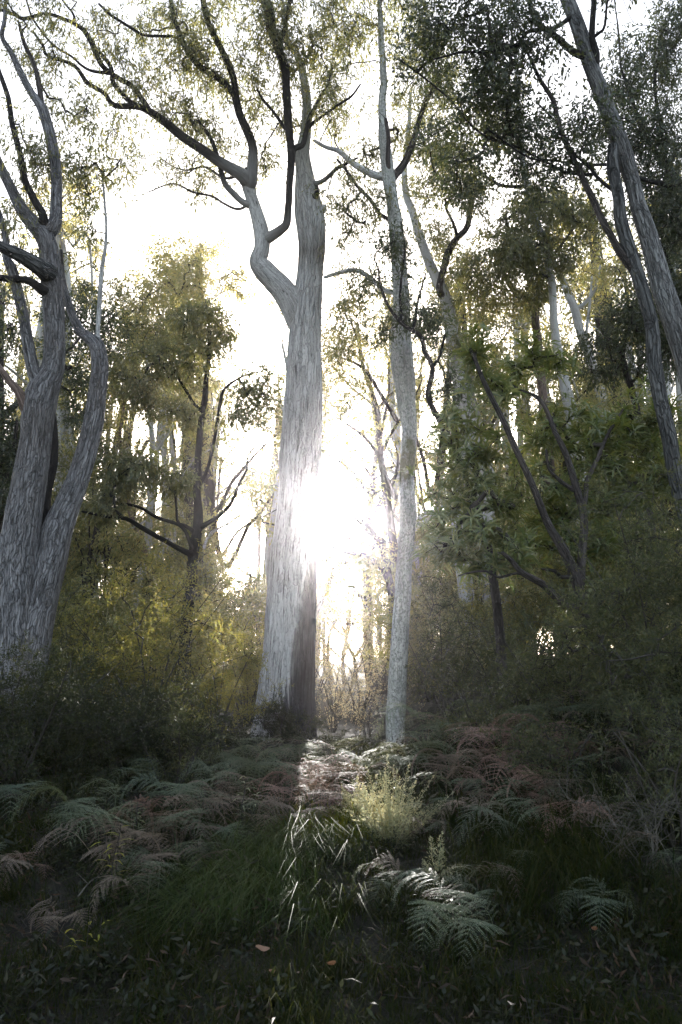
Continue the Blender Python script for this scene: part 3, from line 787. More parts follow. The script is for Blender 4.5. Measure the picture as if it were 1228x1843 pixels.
T.pstem('limb', [(30, 1270, 80), (52, 1190, 68), (68, 1120, 62), (82, 1060, 58), (95, 1010, 56), (105, 960, 54), (122, 914, 45), (142, 864, 39), (157, 814, 36), (169, 764, 34), (176, 714, 32), (181, 664, 29), (176, 625, 27), (160, 608, 22), (146, 597, 18), (132, 570, 15), (122, 540, 13), (114, 505, 10), (110, 450, 6)],
        10.1, 10.5, M['grey'], seg=72, relief=0.06, step=0.045, cells=22, label='second leaning stem')
T.pstem('limb', [(95, 1000, 18), (94, 914, 22), (100, 840, 22), (98, 780, 18), (92, 730, 14), (88, 690, 10)], 10.6, 10.8, M['dark_limb'], seg=24, relief=0.05, step=0.06, cells=12)  # near-black bark colour stands in for the shadow between the stems
T.pstem('limb', [(178, 640, 12), (179, 605, 8), (179, 570, 8), (185, 496, 8), (190, 448, 6), (192, 411, 5), (187, 350, 4), (184, 310, 3)], 10.4, 10.8, M['pale_limb'], **dl)
for b in [(60, 60, 60, 60, 10.3, .8, 14), (20, 200, 50, 70, 9.5, .6, 7), (120, 270, 60, 60, 10.4, .6, 12), (40, 280, 40, 60, 9.6, .6, 6), (190, 300, 60, 50, 10.8, .5, 16), (30, 400, 40, 40, 9.5, .5, 5), (110, 200, 50, 40, 10.4, .5, 6), (140, 430, 40, 40, 10.6, .5, 6), (220, 250, 60, 50, 10.8, .5, 9), (60, 330, 50, 60, 10.0, .6, 9), (170, 210, 50, 40, 10.5, .5, 7), (0, 560, 30, 60, 9.5, .5, 4)]:
    T.pblob(*b)
T.grow(M['twig'])
T.foliage(M['gum'], m=62, rc=0.36, L=0.095, Wd=0.019, droop=1.2, k=5)
T.finish()

# ------------------------------------------------------------------ leaning twin-stemmed tree at the right
T = Plant('gum_tree', gbase(1330, 1150, 9), 'twin-stemmed dark gum leaning in from the right edge to the top of the picture', 'tree', None, 15)
T.pstem('trunk', [(1345, 1240, 66), (1330, 1100, 58), (1300, 900, 50), (1268, 780, 47), (1243, 670, 44), (1218, 591, 40), (1194, 521, 38), (1178, 462, 34), (1164, 415, 31), (1150, 375, 28), (1140, 335, 26), (1122, 275, 30), (1106, 230, 29), (1094, 198, 28), (1073, 142, 26), (1056, 93, 27), (1039, 42, 25), (1022, 0, 24), (1000, -60, 20)],
        9, 8.6, M['lean'], seg=72, relief=0.05, step=0.045, cells=20, node_from=0.55)
T.pstem('limb', [(1330, 1130, 40), (1285, 1000, 36), (1250, 920, 31), (1226, 840, 28), (1213, 779, 27), (1194, 708, 26), (1182, 640, 26), (1175, 575, 24), (1152, 497, 24), (1132, 439, 25), (1118, 392, 23), (1114, 354, 21), (1104, 305, 22), (1104, 262, 18)],
        8.7, 8.6, M['dgrey'], seg=40, relief=0.05, step=0.05, cells=16, label='dark lichened second stem')
T.pstem('limb', [(1146, 490, 16), (1120, 450, 14), (1103, 422, 12), (1078, 382, 12), (1053, 326, 11), (1033, 278, 10), (1005, 215, 9), (988, 170, 8), (960, 120, 6), (936, 70, 4)], 8.6, 8.8, M['brown'], **dl)
T.pstem('limb', [(1072, 130, 13), (1077, 93, 12), (1070, 57, 11), (1067, 0, 10), (1066, -40, 9)], 8.6, 8.4, dk, **dl)
T.pstem('limb', [(1078, 70, 6), (1085, 50, 5), (1095, 20, 4), (1102, -20, 4)], 8.5, 8.3, dk, **dl)
T.pstem('limb', [(1052, 108, 14), (1034, 88, 12), (1005, 62, 11), (985, 48, 10), (970, 32, 10), (957, 8, 9), (945, -30, 8)], 8.6, 8.3, dk, **dl)
T.pstem('limb', [(1020, 30, 9), (1002, 40, 7), (960, 55, 7), (930, 75, 6), (880, 90, 5), (830, 98, 4), (780, 105, 3)], 8.5, 8.3, dk, **dl)
T.pstem('limb', [(1115, 350, 8), (1090, 330, 7), (1065, 300, 6), (1030, 270, 5), (1000, 220, 4), (970, 180, 3)], 8.6, 8.9, dk, **dl)
T.pstem('limb', [(1072, 318, 6), (1020, 310, 5), (985, 290, 4), (920, 262, 4), (850, 225, 4), (790, 160, 3), (720, 105, 3)], 8.7, 9.3, dk, **dl)
for b in [(850, 40, 95, 55, 8.6, .9, 38), (945, 60, 85, 65, 8.4, .8, 38), (870, 130, 95, 60, 8.8, .9, 28), (970, 160, 75, 75, 8.8, .8, 22), (780, 80, 60, 50, 9, .6, 20), (1010, 260, 60, 60, 8.8, .6, 16), (900, 240, 70, 60, 9, .6, 18), (850, 310, 60, 50, 9.2, .6, 12),
          (1090, 30, 30, 30, 8.5, .5, 5), (1060, 230, 40, 50, 8.6, .5, 10), (960, 300, 70, 40, 9, .6, 16), (800, 200, 50, 40, 9.2, .5, 8)]:
    T.pblob(*b)
T.grow(M['twig'])
T.foliage(M['gum_dark'], m=74, rc=0.34, L=0.065, Wd=0.026)
T.finish()

# ------------------------------------------------------------------ dark tree past the right edge
T = Plant('gum_tree', gbase(1310, 1100, 12), 'dark leafy tree filling the upper right corner, its thin black boughs crossing the leaning gum', 'tree', None, 16)
T.pstem('trunk', [(1330, 1250, 70), (1310, 1000, 50), (1295, 700, 40), (1278, 500, 30), (1250, 380, 20), (1220, 326, 14), (1197, 295, 10), (1163, 249, 9), (1143, 198, 8), (1132, 158, 6), (1118, 122, 4), (1115, 70, 3), (1106, 0, 2)], 12, 11.5, M['brown'], seg=20, relief=0.03, step=0.08, cells=10, node_from=0.3)
T.pstem('limb', [(1262, 350, 12), (1228, 328, 10), (1177, 318, 8), (1135, 306, 8), (1092, 296, 6), (1039, 295, 5), (993, 286, 4), (945, 280, 3.5), (880, 235, 3)], 11.6, 8.0, dk, **dl)
T.pstem('limb', [(1270, 480, 14), (1230, 400, 10), (1205, 330, 8), (1190, 230, 6), (1180, 150, 5), (1190, 60, 4)], 11.8, 11.4, dk, **dl)
T.pstem('limb', [(1290, 600, 14), (1250, 560, 10), (1215, 500, 8), (1190, 440, 6)], 11.8, 11.6, dk, **dl)
for b in [(1205, 100, 45, 90, 11.5, 1, 50), (1190, 260, 60, 80, 11.5, 1, 70), (1205, 400, 50, 80, 11.6, 1, 70), (1215, 540, 40, 70, 11.7, 1, 50), (1130, 150, 40, 60, 11.6, .7, 22), (1130, 220, 40, 50, 11.6, .7, 16), (1215, 640, 30, 50, 11.8, .8, 22)]:
    T.pblob(*b)
T.grow(M['twig'])
T.foliage(M['gum_dark'], m=96, rc=0.40, L=0.08, Wd=0.024)
T.finish()

# ------------------------------------------------------------------ broad pale gum behind the thicket
T = Plant('gum_tree', gbase(905, 1170, 17), 'broad white-trunked gum rising behind the strap-leaved thicket, bent left at its top', 'tree', None, 17)
T.pstem('trunk', [(925, 1230, 70), (912, 1180, 58), (898, 1110, 49), (888, 1040, 40), (872, 920, 33), (855, 820, 29), (838, 740, 27), (822, 660, 25), (812, 590, 26), (801, 535, 22), (776, 480, 18), (757, 430, 16), (742, 380, 14), (731, 350, 12), (728, 300, 10), (735, 240, 8), (740, 160, 5)], 17, 17.5, M['white'], seg=40, relief=0.03, step=0.08, cells=14, node_from=0.45)
T.pstem('limb', [(882, 1190, 44), (850, 1120, 34), (838, 1050, 28), (826, 960, 24), (822, 900, 20), (815, 840, 14)], 16.9, 17.4, M['white'], seg=24, relief=0.03, step=0.08, cells=10, label='shaded second stem')
T.pstem('limb', [(780, 545, 13), (795, 505, 12), (807, 456, 13), (822, 422, 12), (841, 404, 11), (850, 366, 10), (847, 335, 9), (856, 308, 8), (840, 288, 6), (813, 255, 4)], 16.8, 16.4, M['brown'], **dl)
T.pstem('limb', [(822, 422, 6), (818, 395, 5), (806, 375, 5), (802, 355, 3)], 16.6, 16.4, dk, **dl)
T.pstem('limb', [(856, 308, 6), (880, 318, 6), (905, 332, 6), (940, 335, 6), (960, 340, 5)], 16.4, 16.2, dk, **dl)
for b in [(830, 280, 70, 50, 16.6, 1, 24), (860, 360, 50, 50, 16.5, 1, 14), (780, 330, 50, 60, 17.2, 1, 18), (760, 420, 50, 50, 17.2, 1, 14), (820, 480, 60, 60, 17, 1, 18), (770, 580, 30, 30, 16.8, .8, 8), (840, 640, 40, 40, 16.8, .8, 10), (770, 200, 60, 50, 17, 1, 18)]:
    T.pblob(*b)
T.grow(M['twig'])
T.foliage(M['gum'], m=110, rc=0.46, L=0.10, Wd=0.028)
T.finish()

# ------------------------------------------------------------------ thinner gums in the right background
def gum(label, seed, pts, Y, mat, limbs, blobs, leaf='gum', group=None, m=84, rc=0.48, L=0.11, Wd=0.032, nf=0.4, dY=0.6):
    t = Plant('gum_tree', gbase(pts[0][0], pts[0][1], Y), label, 'tree', group, seed)
    t.pstem('trunk', pts, Y, Y + dY, M[mat], seg=24, relief=0.03, step=0.1, cells=10, node_from=nf, jitter=0.01)
    for (mt, p, y0, y1) in limbs:
        t.pstem('limb', p, y0, y1, M[mt], seg=10, relief=0.02, step=0.1, cells=6, jitter=0.015)
    for b in blobs: t.pblob(*b)
    t.grow(M['twig'], thin=0.005)
    t.foliage(M[leaf], m=m, rc=rc, L=L, Wd=Wd)
    t.finish()
    return t

gum('slim white gum with dark leafy top, left one behind the right-hand thicket', 21,
    [(1060, 1180, 34), (1045, 900, 28), (1030, 760, 24), (1018, 700, 20), (1006, 640, 16), (998, 580, 14), (992, 500, 13), (975, 430, 13), (956, 368, 12), (941, 283, 10), (937, 232, 8), (931, 170, 7), (928, 90, 5)], 16, 'white',
    [('brown', [(992, 500, 7), (960, 490, 6), (930, 470, 4)], 16.3, 16.2), ('brown', [(985, 470, 6), (1010, 440, 5), (1040, 400, 4)], 16.3, 16.4)],
    [(950, 420, 100, 70, 16.3, 1.4, 66), (1020, 420, 70, 60, 16.4, 1.2, 34), (900, 470, 50, 50, 16.2, 1, 22), (940, 330, 70, 50, 16.4, 1, 26), (930, 230, 50, 60, 16.5, 1, 18), (960, 480, 60, 40, 16.2, 1, 24)], 'gum')
gum('slim white gum bending left, between the dark-topped gum and the leaning twin stems', 22,
    [(1130, 1120, 34), (1105, 850, 26), (1083, 720, 19), (1067, 657, 16), (1045, 603, 15), (1034, 556, 15), (1020, 520, 13), (1006, 488, 10), (990, 450, 8), (985, 400, 5)], 20, 'white',
    [('white', [(1034, 556, 8), (1050, 549, 7), (1073, 520, 6), (1080, 480, 4)], 20.3, 20.4), ('white', [(1067, 657, 7), (1055, 620, 6), (1060, 560, 5), (1066, 500, 4)], 20.2, 20.0)],
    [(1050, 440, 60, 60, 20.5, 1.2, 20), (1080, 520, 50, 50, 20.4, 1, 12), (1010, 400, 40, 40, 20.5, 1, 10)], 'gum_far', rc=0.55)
gum('brown-barked gum with an elbow to the left, behind the top of the strap-leaved tree', 23,
    [(1010, 1160, 26), (990, 850, 20), (975, 700, 16), (970, 626, 15), (963, 579, 14), (962, 548, 13), (945, 536, 12), (922, 518, 10), (905, 485, 7), (890, 450, 5)], 18, 'pink',
    [('brown', [(963, 560, 9), (968, 520, 7), (975, 480, 5)], 18.3, 18.3)],
    [(890, 470, 60, 60, 18.3, 1, 18), (920, 560, 50, 40, 18.2, 1, 10), (880, 540, 50, 40, 18.4, 1, 10)], 'gum_far')
gum('small dark tree with scraggy crown left of the lower leaning stem', 24,
    [(1175, 1000, 20), (1155, 800, 14), (1139, 708, 12), (1125, 661, 11), (1113, 626, 9), (1090, 603, 7), (1073, 572, 5)], 13, 'brown',
    [('brown', [(1120, 645, 7), (1130, 600, 5), (1145, 560, 4)], 13.3, 13.3)],
    [(1110, 590, 60, 50, 13.2, .8, 30), (1090, 650, 45, 40, 13.2, .8, 16), (1140, 640, 40, 50, 13.2, .8, 16), (1140, 540, 40, 40, 13.3, .6, 12)], 'gum_dark', rc=0.36, L=0.08, Wd=0.025)

# ------------------------------------------------------------------ left-middle trees
gum('dark slim tree with boughs on both sides, between the forked gum and the great trunk', 31,
    [(330, 1250, 26), (336, 1120, 22), (341, 1075, 20), (346, 1044, 20), (349, 998, 19), (357, 936, 18), (355, 874, 13), (358, 812, 12), (363, 750, 11), (371, 704, 10), (375, 657, 7), (378, 600, 5), (370, 540, 3)], 15.5, 'dark_limb',
    [('dark_limb', [(348, 1000, 12), (330, 990, 10), (306, 976, 9), (256, 951, 9), (228, 933, 7), (188, 927, 6), (151, 920, 4)], 15.4, 14.5),
     ('dark_limb', [(346, 1000, 8), (336, 968, 7), (321, 945, 6), (281, 930, 6), (244, 911, 5), (191, 902, 4)], 15.4, 14.8),
     ('dark_limb', [(362, 955, 10), (392, 927, 7), (417, 902, 6), (430, 871, 5), (445, 843, 4), (448, 818, 3), (470, 790, 2.5)], 15.6, 15.1),
     ('dark_limb', [(358, 880, 7), (370, 840, 6), (383, 790, 6), (395, 735, 6), (402, 704, 5), (430, 682, 4), (460, 670, 3)], 15.5, 15.7),
     ('dark_limb', [(362, 745, 6), (350, 725, 5), (337, 704, 5), (312, 660, 4), (305, 625, 3)], 15.7, 15.5),
     ('dark_limb', [(352, 960, 8), (332, 945, 6), (318, 935, 5), (316, 880, 4)], 15.5, 15.4)],
    [(370, 600, 70, 50, 16.0, 1, 30), (300, 640, 60, 50, 15.7, 1, 34), (240, 680, 50, 40, 15.5, 1, 26), (440, 690, 50, 40, 15.7, 1, 14), (310, 740, 60, 30, 15.5, .8, 14), (220, 850, 55, 35, 14.9, .7, 36), (290, 860, 40, 30, 15.1, .7, 12), (190, 910, 40, 25, 14.7, .6, 14), (460, 740, 40, 60, 15.5, 1, 12)], 'gum', nf=0.35)
gum('reddish crossed stems, right one, behind the golden-topped bush', 32,
    [(292, 1240, 26), (284, 1120, 17), (281, 1088, 15), (272, 1029, 13), (253, 967, 11), (235, 927, 9), (226, 880, 8), (216, 800, 7), (222, 740, 5), (230, 680, 4)], 20, 'pink',
    [('brown', [(256, 1080, 10), (244, 1054, 9), (197, 1007, 8), (163, 979, 8), (139, 964, 5)], 20, 19.5)],
    [(200, 760, 50, 60, 20, 1, 18), (240, 700, 50, 50, 20.3, 1, 16), (170, 960, 40, 30, 19.6, .8, 10)], 'gum_far', rc=0.5)
gum('pale leaning stem crossing in front of the reddish one behind the golden-topped bush', 33,
    [(232, 1240, 24), (240, 1110, 16), (246, 1075, 15), (256, 1029, 14), (265, 982, 14), (269, 920, 12), (272, 860, 11), (275, 797, 10), (268, 729, 8), (265, 650, 6), (262, 590, 4)], 21, 'white',
    [('white', [(274, 830, 6), (290, 800, 5), (310, 770, 4), (322, 730, 3)], 21.2, 21)],
    [(270, 600, 70, 70, 21.5, 1.2, 40), (330, 520, 60, 60, 22, 1.2, 36), (210, 560, 50, 70, 21.5, 1.2, 28), (310, 700, 40, 40, 21, 1, 10)], 'gum_far', rc=0.55)
gum('round-topped hazy gum standing against the white sky left of the great trunk', 34,
    [(350, 1200, 20), (345, 1000, 16), (335, 800, 13), (325, 650, 10), (318, 550, 8), (312, 470, 5)], 27, 'brown',
    [('brown', [(322, 600, 6), (350, 560, 5), (370, 520, 3)], 27, 27), ('brown', [(322, 620, 6), (290, 570, 5), (270, 530, 3)], 27, 27)],
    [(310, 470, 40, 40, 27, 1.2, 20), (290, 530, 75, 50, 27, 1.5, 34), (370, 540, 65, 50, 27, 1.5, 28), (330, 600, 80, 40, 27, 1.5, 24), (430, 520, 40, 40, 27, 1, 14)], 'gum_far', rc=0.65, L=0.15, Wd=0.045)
gum('dark leafy tree behind the forked gum, filling the gap at the left edge', 36,
    [(-20, 1250, 40), (-10, 1000, 30), (-5, 800, 22), (0, 650, 14), (5, 520, 8)], 15, 'brown',
    [('brown', [(-5, 760, 12), (60, 700, 9), (130, 660, 6)], 15.3, 15.6), ('brown', [(-8, 900, 12), (20, 820, 9), (30, 760, 6)], 15, 14.8)],
    [(10, 800, 40, 90, 15, .8, 60), (130, 700, 50, 60, 15.6, .8, 26), (20, 620, 40, 50, 15.3, .8, 14), (140, 560, 40, 50, 15.8, .8, 20), (200, 620, 40, 60, 15.8, .8, 20), (40, 900, 40, 40, 15, .6, 14)], 'gum_dark', rc=0.4, L=0.09, Wd=0.03, m=84)

# ------------------------------------------------------------------ backlit boughs right of the sun
gum('hazy many-boughed tree in the glare right of the great trunk', 41,
    [(705, 1190, 20), (708, 1090, 16), (700, 1040, 13), (690, 1000, 10), (672, 960, 8), (650, 935, 5)], 20, 'brown',
    [('brown', [(705, 1050, 9), (680, 1015, 8), (655, 1000, 7), (620, 992, 5), (580, 978, 3)], 20, 20), ('brown', [(715, 985, 9), (690, 972, 9), (665, 960, 7), (640, 930, 5), (620, 890, 3)], 20, 20),
     ('brown', [(712, 900, 8), (690, 840, 7), (660, 790, 5), (620, 760, 3), (590, 745, 2)], 20.3, 20.6), ('brown', [(716, 760, 8), (680, 700, 7), (650, 660, 5), (600, 640, 3)], 20.5, 20.8)],
    [(680, 900, 40, 50, 20.4, 1, 12), (670, 760, 50, 60, 20.4, 1, 16), (650, 640, 50, 50, 20.6, 1, 20), (630, 1045, 60, 26, 21, 1, 34), (600, 990, 40, 25, 21, 1, 12), (680, 1060, 50, 40, 21, 1, 26), (690, 1000, 30, 30, 20, 1, 10), (655, 1000, 40, 22, 21, 1, 12), (610, 580, 40, 40, 20.8, 1, 14), (660, 560, 60, 60, 20.8, 1, 22), (620, 700, 40, 50, 21, 1, 12), (640, 850, 60, 50, 21, 1, 12)], 'gum_far', nf=0.1, m=70)


MARKS = [(90, 'at the left edge'), (160, 'under the forked gum'), (230, 'right of the forked gum'), (320, 'below the golden-topped bush'), (400, 'right of the golden-topped bush'),
         (470, 'left of the great trunk foot'), (530, 'in line with the great trunk'), (585, 'right of the great trunk foot'), (640, 'right beside the sun glare'), (690, 'just left of the spotted gum'),
         (750, 'in line with the spotted gum'), (800, 'just right of the spotted gum'), (860, 'left of the broad white trunk'), (925, 'in line with the broad white trunk'), (985, 'right of the broad white trunk'),
         (1050, 'below the strap-leaved tree'), (1130, 'left of the leaning twin stems'), (9999, 'at the right edge')]
LAB = {}


def place_label(o, head, px, Y, rows):
    m = [t for v, t in MARKS if px < v][0]
    row = [t for v, t in rows if Y < v][0]
    LAB.setdefault((head, row, m), []).append((px, o))


def finish_labels():
    for (head, row, m), l in LAB.items():
        l.sort(key=lambda t: t[0])
        row = row.replace('on the upper bank', 'upper bank')
        w = [''] if len(l) == 1 else (['left-hand ', 'right-hand '] if len(l) == 2 else ['leftmost '] + ['middle '] * (len(l) - 2) + ['rightmost '])
        for (px, o), q in zip(l, w):
            o['label'] = q + head.replace('bracken ', '') + ' ' + row + ', ' + m


def px_of(x, y): return 614 + x / y * F * math.cos(PITCH) / 0.985

FROWS = [(5.6, 'lowest in front'), (6.4, 'low on the bank'), (7.3, 'halfway up the bank'), (8.3, 'on the upper bank'), (9.3, 'high on the bank'), (99, 'on the crest of the bank')]
TROWS = [(20, 'close behind the bank'), (25, 'deeper in the wood'), (31, 'far in the wood'), (42, 'hazy and farther still'), (999, 'faintest and farthest away')]

# ------------------------------------------------------------------ template forest trees, copied behind
def wild_tree(seed, h, label, leaf, barkm, group, at=None, m=62, dens=1.0):
    r = np.random.default_rng(seed)
    t = Plant('gum_tree', (0, -50.0 - seed, 0) if at is None else (at[0], at[1], float(ground_z(*at)) - 0.2), label, 'tree', group, seed)
    b = t.base
    n = 9
    z = np.linspace(-0.3, h * 0.86, n)
    lean = r.normal(size=2) * 0.06
    xs = np.cumsum(r.normal(size=n) * 0.16) + lean[0] * z; ys = np.cumsum(r.normal(size=n) * 0.16) + lean[1] * z
    p = np.stack([xs - xs[0], ys - ys[0], z], -1) + b
    rd = np.interp(z, [-0.3, 0.5, h * 0.86], [0.30, 0.21, 0.05]) * (h / 15)
    t.stem('trunk', p, rd, M[barkm], seg=14, relief=0.03, step=0.25, cells=8, node_from=0.4)
    for k in range(9):
        f = 0.30 + 0.65 * (k + r.random()) / 9
        i0 = int(f * (n - 1)); s = p[i0]
        az = r.random() * 6.28; ln = (1.0 - f) * h * 0.42 + 1.0
        d = np.array([math.cos(az), math.sin(az), 0.55 + 0.6 * r.random()]); d /= np.linalg.norm(d)
        q = [s]
        for j in range(4):
            d = d + r.normal(size=3) * 0.18 + np.array([0, 0, 0.08]); d /= np.linalg.norm(d)
            q.append(q[-1] + d * ln / 4)
        t.stem('limb', q, np.linspace(rd[i0] * 0.6, 0.02, 5), M[barkm], seg=8, step=0.25)
        t.blob(q[-1], (1.1, 1.1, 0.8), int(11 * dens)); t.blob(q[3], (0.9, 0.9, 0.6), int(5 * dens))
    t.blob(p[-1] + np.array([0, 0, 0.4]), (1.1, 1.1, 1.1), int(24 * dens))
    t.grow(M['twig'], thin=0.006)
    t.foliage(M[leaf], m=m, rc=0.55, L=0.14, Wd=0.042)
    t.finish()
    return t.root

SAVED = GAPS; GAPS = []
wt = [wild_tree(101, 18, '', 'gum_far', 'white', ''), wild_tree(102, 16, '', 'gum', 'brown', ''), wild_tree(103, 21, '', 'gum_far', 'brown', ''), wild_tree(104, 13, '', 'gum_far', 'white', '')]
def young(seed, h, leaf, barkm):
    r = np.random.default_rng(seed)
    t = Plant('young_tree', (0, -90.0 - seed, 0), 'x', 'tree', 'x', seed)
    b = t.base; n = 7
    z = np.linspace(-0.2, h * 0.92, n)
    p = np.stack([np.cumsum(r.normal(size=n) * .12), np.cumsum(r.normal(size=n) * .12), z], -1) + b
    rd = np.interp(z, [0, h], [0.09, 0.02])
    t.stem('trunk', p, rd, M[barkm], seg=10, step=0.2, node_from=0.15)
    for k in range(9):
        f = 0.2 + 0.75 * (k + r.random()) / 9
        s_ = p[int(f * (n - 1))]; az = k * 2.4 + r.random(); ln = h * (0.30 - 0.2 * f) + 0.4
        d = np.array([math.cos(az), math.sin(az), 0.5]); q = [s_]
        for j in range(3):
            d = norm(d + r.normal(size=3) * 0.2); q.append(q[-1] + d * ln / 3)
        t.stem('limb', q, [0.03, 0.02, 0.014, 0.008], M[barkm], seg=6, step=0.2)
        t.blob(q[-1], (.8, .8, .5), 10); t.blob(q[2], (.6, .6, .4), 5)
    t.blob(p[-1], (.6, .6, .7), 14)
    t.grow(M['twig'], thin=0.004)
    t.foliage(M[leaf], m=100, rc=0.45, L=0.10, Wd=0.034)
    t.finish()
    return t.root

yt = [young(121, 6.5, 'gum_far', 'brown'), young(122, 5.0, 'gum', 'brown'), young(123, 8.0, 'gum_far', 'brown')]
yl = {'L': ('slight leafy young tree filling the lower wood left of the great trunk', 'young trees left of the great trunk'),
      'R': ('slight leafy young tree filling the lower wood right of the spotted gum', 'young trees right of the spotted gum')}
yu = [False] * 3
for (x, y, k, s, g) in [(-5.2, 17, 0, .8, 'L'), (-7.0, 19, 1, 1.1, 'L'), (-8.6, 17, 2, .9, 'L'), (-4.3, 23, 1, 1.0, 'L'), (-6.4, 24, 2, .8, 'L'), (-9.5, 24, 0, 1.1, 'L'), (-5.6, 29, 0, 1.0, 'L'), (-8.4, 30, 1, 1.4, 'L'), (-3.3, 30, 1, .9, 'L'), (-12, 29, 2, 1.1, 'L'), (-6.8, 37, 2, 1.0, 'L'), (-4.4, 41, 1, 1.2, 'L'), (-11, 38, 0, 1.4, 'L'), (-3.6, 47, 0, .9, 'L'), (-9, 46, 2, 1.2, 'L'), (-15, 36, 2, 1.3, 'L'),
                        (3.4, 19, 1, .9, 'R'), (4.8, 18, 0, .9, 'R'), (6.4, 17, 2, .8, 'R'), (7.8, 19, 1, 1.2, 'R'), (3.6, 26, 0, .8, 'R'), (5.6, 25, 2, .9, 'R'), (8.4, 26, 0, 1.2, 'R'), (10.4, 22, 2, 1.0, 'R'), (3.9, 33, 1, 1.3, 'R'), (6.6, 33, 2, 1.0, 'R'), (10, 33, 0, 1.4, 'R'), (13, 31, 2, 1.2, 'R'), (4.6, 43, 2, 1.0, 'R'), (8, 44, 0, 1.4, 'R'), (13, 43, 1, 1.9, 'R')]:
    loc = (x, y, float(ground_z(x, y)) - 0.15); lb, gp = yl[g]; rz = (x * 7.7 + y) % 6.28
    if not yu[k]:
        yu[k] = True; r = yt[k]; r.location = loc; r.rotation_euler = (0, 0, rz); r.scale = (s, s, s); r['label'] = lb; r['group'] = gp
    else:
        r = dup(yt[k], loc, rz, s, lb, gp)
    place_label(r, 'slight leafy young tree', px_of(x, y), y, TROWS)
used = [False] * 4
far = {
    'L': ('hazy gum in the wood far behind the forked gum and the golden-topped bush', 'far gums left of the great trunk'),
    'C': ('pale sun-bleached gum far off in the glare between the great trunk and the spotted gum', 'far gums in the glare'),
    'R': ('hazy gum in the wood far behind the thicket, right of the spotted gum', 'far gums right of the spotted gum'),
}
spots = [(-10.5, 22, 1, 1.0, 'L'), (-8.0, 26, 0, 1.0, 'L'), (-6.2, 31, 2, .95, 'L'), (-6.0, 27, 3, 1.0, 'L'), (-13, 30, 0, 1.1, 'L'), (-10, 36, 2, 1.0, 'L'), (-7, 42, 1, 1.2, 'L'), (-15, 40, 1, 1.2, 'L'), (-11, 50, 0, 1.2, 'L'), (-5.5, 54, 2, 1.0, 'L'), (-20, 52, 2, 1.1, 'L'), (-17, 26, 3, 1.2, 'L'), (-6.8, 20, 3, .75, 'L'),
         (3.0, 60, 3, .8, 'C'), (-1.2, 62, 3, .7, 'C'),
         (4.2, 24, 1, 1.0, 'R'), (6.4, 28, 0, 1.0, 'R'), (8.8, 23, 3, 1.2, 'R'), (10.8, 28, 2, 1.0, 'R'), (5.2, 36, 2, .95, 'R'), (8.4, 38, 0, 1.1, 'R'), (12.6, 37, 1, 1.3, 'R'), (4.4, 50, 1, 1.2, 'R'), (9.5, 52, 2, 1.1, 'R'), (15, 48, 0, 1.3, 'R'), (14.5, 27, 1, 1.2, 'R'), (18, 38, 2, 1.1, 'R')]
spots += [(3.9, 22, 3, .9, 'R')]
for (x, y, k, s, g) in spots:
    loc = (x, y, float(ground_z(x, y)) - 0.2)
    lb, gp = far[g]; rz = random.Random(int(x * 10 + y)).random() * 6.28
    if not used[k]:
        used[k] = True; r = wt[k]; r.location = loc; r.rotation_euler = (0, 0, rz); r.scale = (s, s, s); r['label'] = lb; r['group'] = gp
    else:
        r = dup(wt[k], loc, rz, s, lb, gp)
    place_label(r, 'tall gum', px_of(x, y), y, TROWS)
# pale open trees in and beside the glare, each grown round the shaft of sun
GAPS = SAVED + [(np.array([0.05, 0, EYE]), 0.85)]
for k, (x, y, h, bk) in enumerate([(-2.3, 27, 15, 'white'), (2.1, 25, 14, 'brown'), (3.2, 31, 18, 'white'), (-3.0, 40, 20, 'brown'), (2.8, 43, 22, 'white'), (-1.6, 34, 15, 'brown'), (1.5, 37, 18, 'brown'), (-1.9, 51, 23, 'white'), (3.6, 55, 26, 'brown'), (-3.8, 58, 25, 'brown'),
                                  (0.9, 47, 8, 'brown'), (-0.6, 42, 7, 'white'), (0.3, 56, 10, 'brown'), (1.6, 61, 24, 'white')]):
    t = wild_tree(150 + k, h, 'x', 'gum_far', bk, 'pale open gums in the glare', at=(x, y), m=38, dens=0.9)
    place_label(t, 'pale open-crowned gum', px_of(x, y), y, TROWS)
GAPS = SAVED

# ------------------------------------------------------------------ strap-leaved understorey trees
T = Plant('strap_leaved_tree', gbase(1052, 1110, 8.5), 'strap-leaved small tree with bare trunk leaning left and one low bough', 'tree', None, 51)
T.pstem('trunk', [(1075, 1180, 26), (1056, 1110, 22), (1036, 1040, 20), (1014, 989, 18), (986, 942, 14), (959, 874, 12), (931, 814, 11), (907, 759, 10), (875, 695, 9), (847, 628, 6)], 8.5, 8.2, M['brown'], seg=20, relief=0.03, step=0.05, cells=10, node_from=0.1)
T.pstem('limb', [(1058, 1112, 19), (1040, 1098, 17), (1018, 1089, 15), (978, 1053, 14), (939, 1033, 11), (920, 1010, 9), (903, 993, 7)], 8.5, 8.2, M['brown'], **dl)
T.pstem('limb', [(945, 1036, 7), (931, 1033, 5), (899, 1041, 5), (871, 1029, 4), (850, 1030, 4), (831, 1036, 3)], 8.3, 8.2, M['brown'], **dl)
T.pstem('limb', [(1036, 1041, 9), (1010, 1035, 7), (994, 1033, 6), (975, 1030, 4)], 8.5, 8.2, M['brown'], **dl)
T.pstem('limb', [(1040, 1060, 16), (1036, 960, 14), (1026, 886, 13), (1010, 820, 11), (998, 779, 9), (980, 740, 8), (963, 715, 7), (930, 700, 5), (899, 679, 4)], 8.8, 9.0, M['brown'], **dl)
T.pstem('limb', [(1028, 890, 8), (1005, 870, 7), (988, 845, 6), (985, 810, 4)], 8.9, 8.6, M['brown'], **dl)
T.pstem('limb', [(1030, 920, 9), (1060, 850, 8), (1090, 780, 6), (1120, 740, 4)], 8.9, 9.2, M['brown'], **dl)
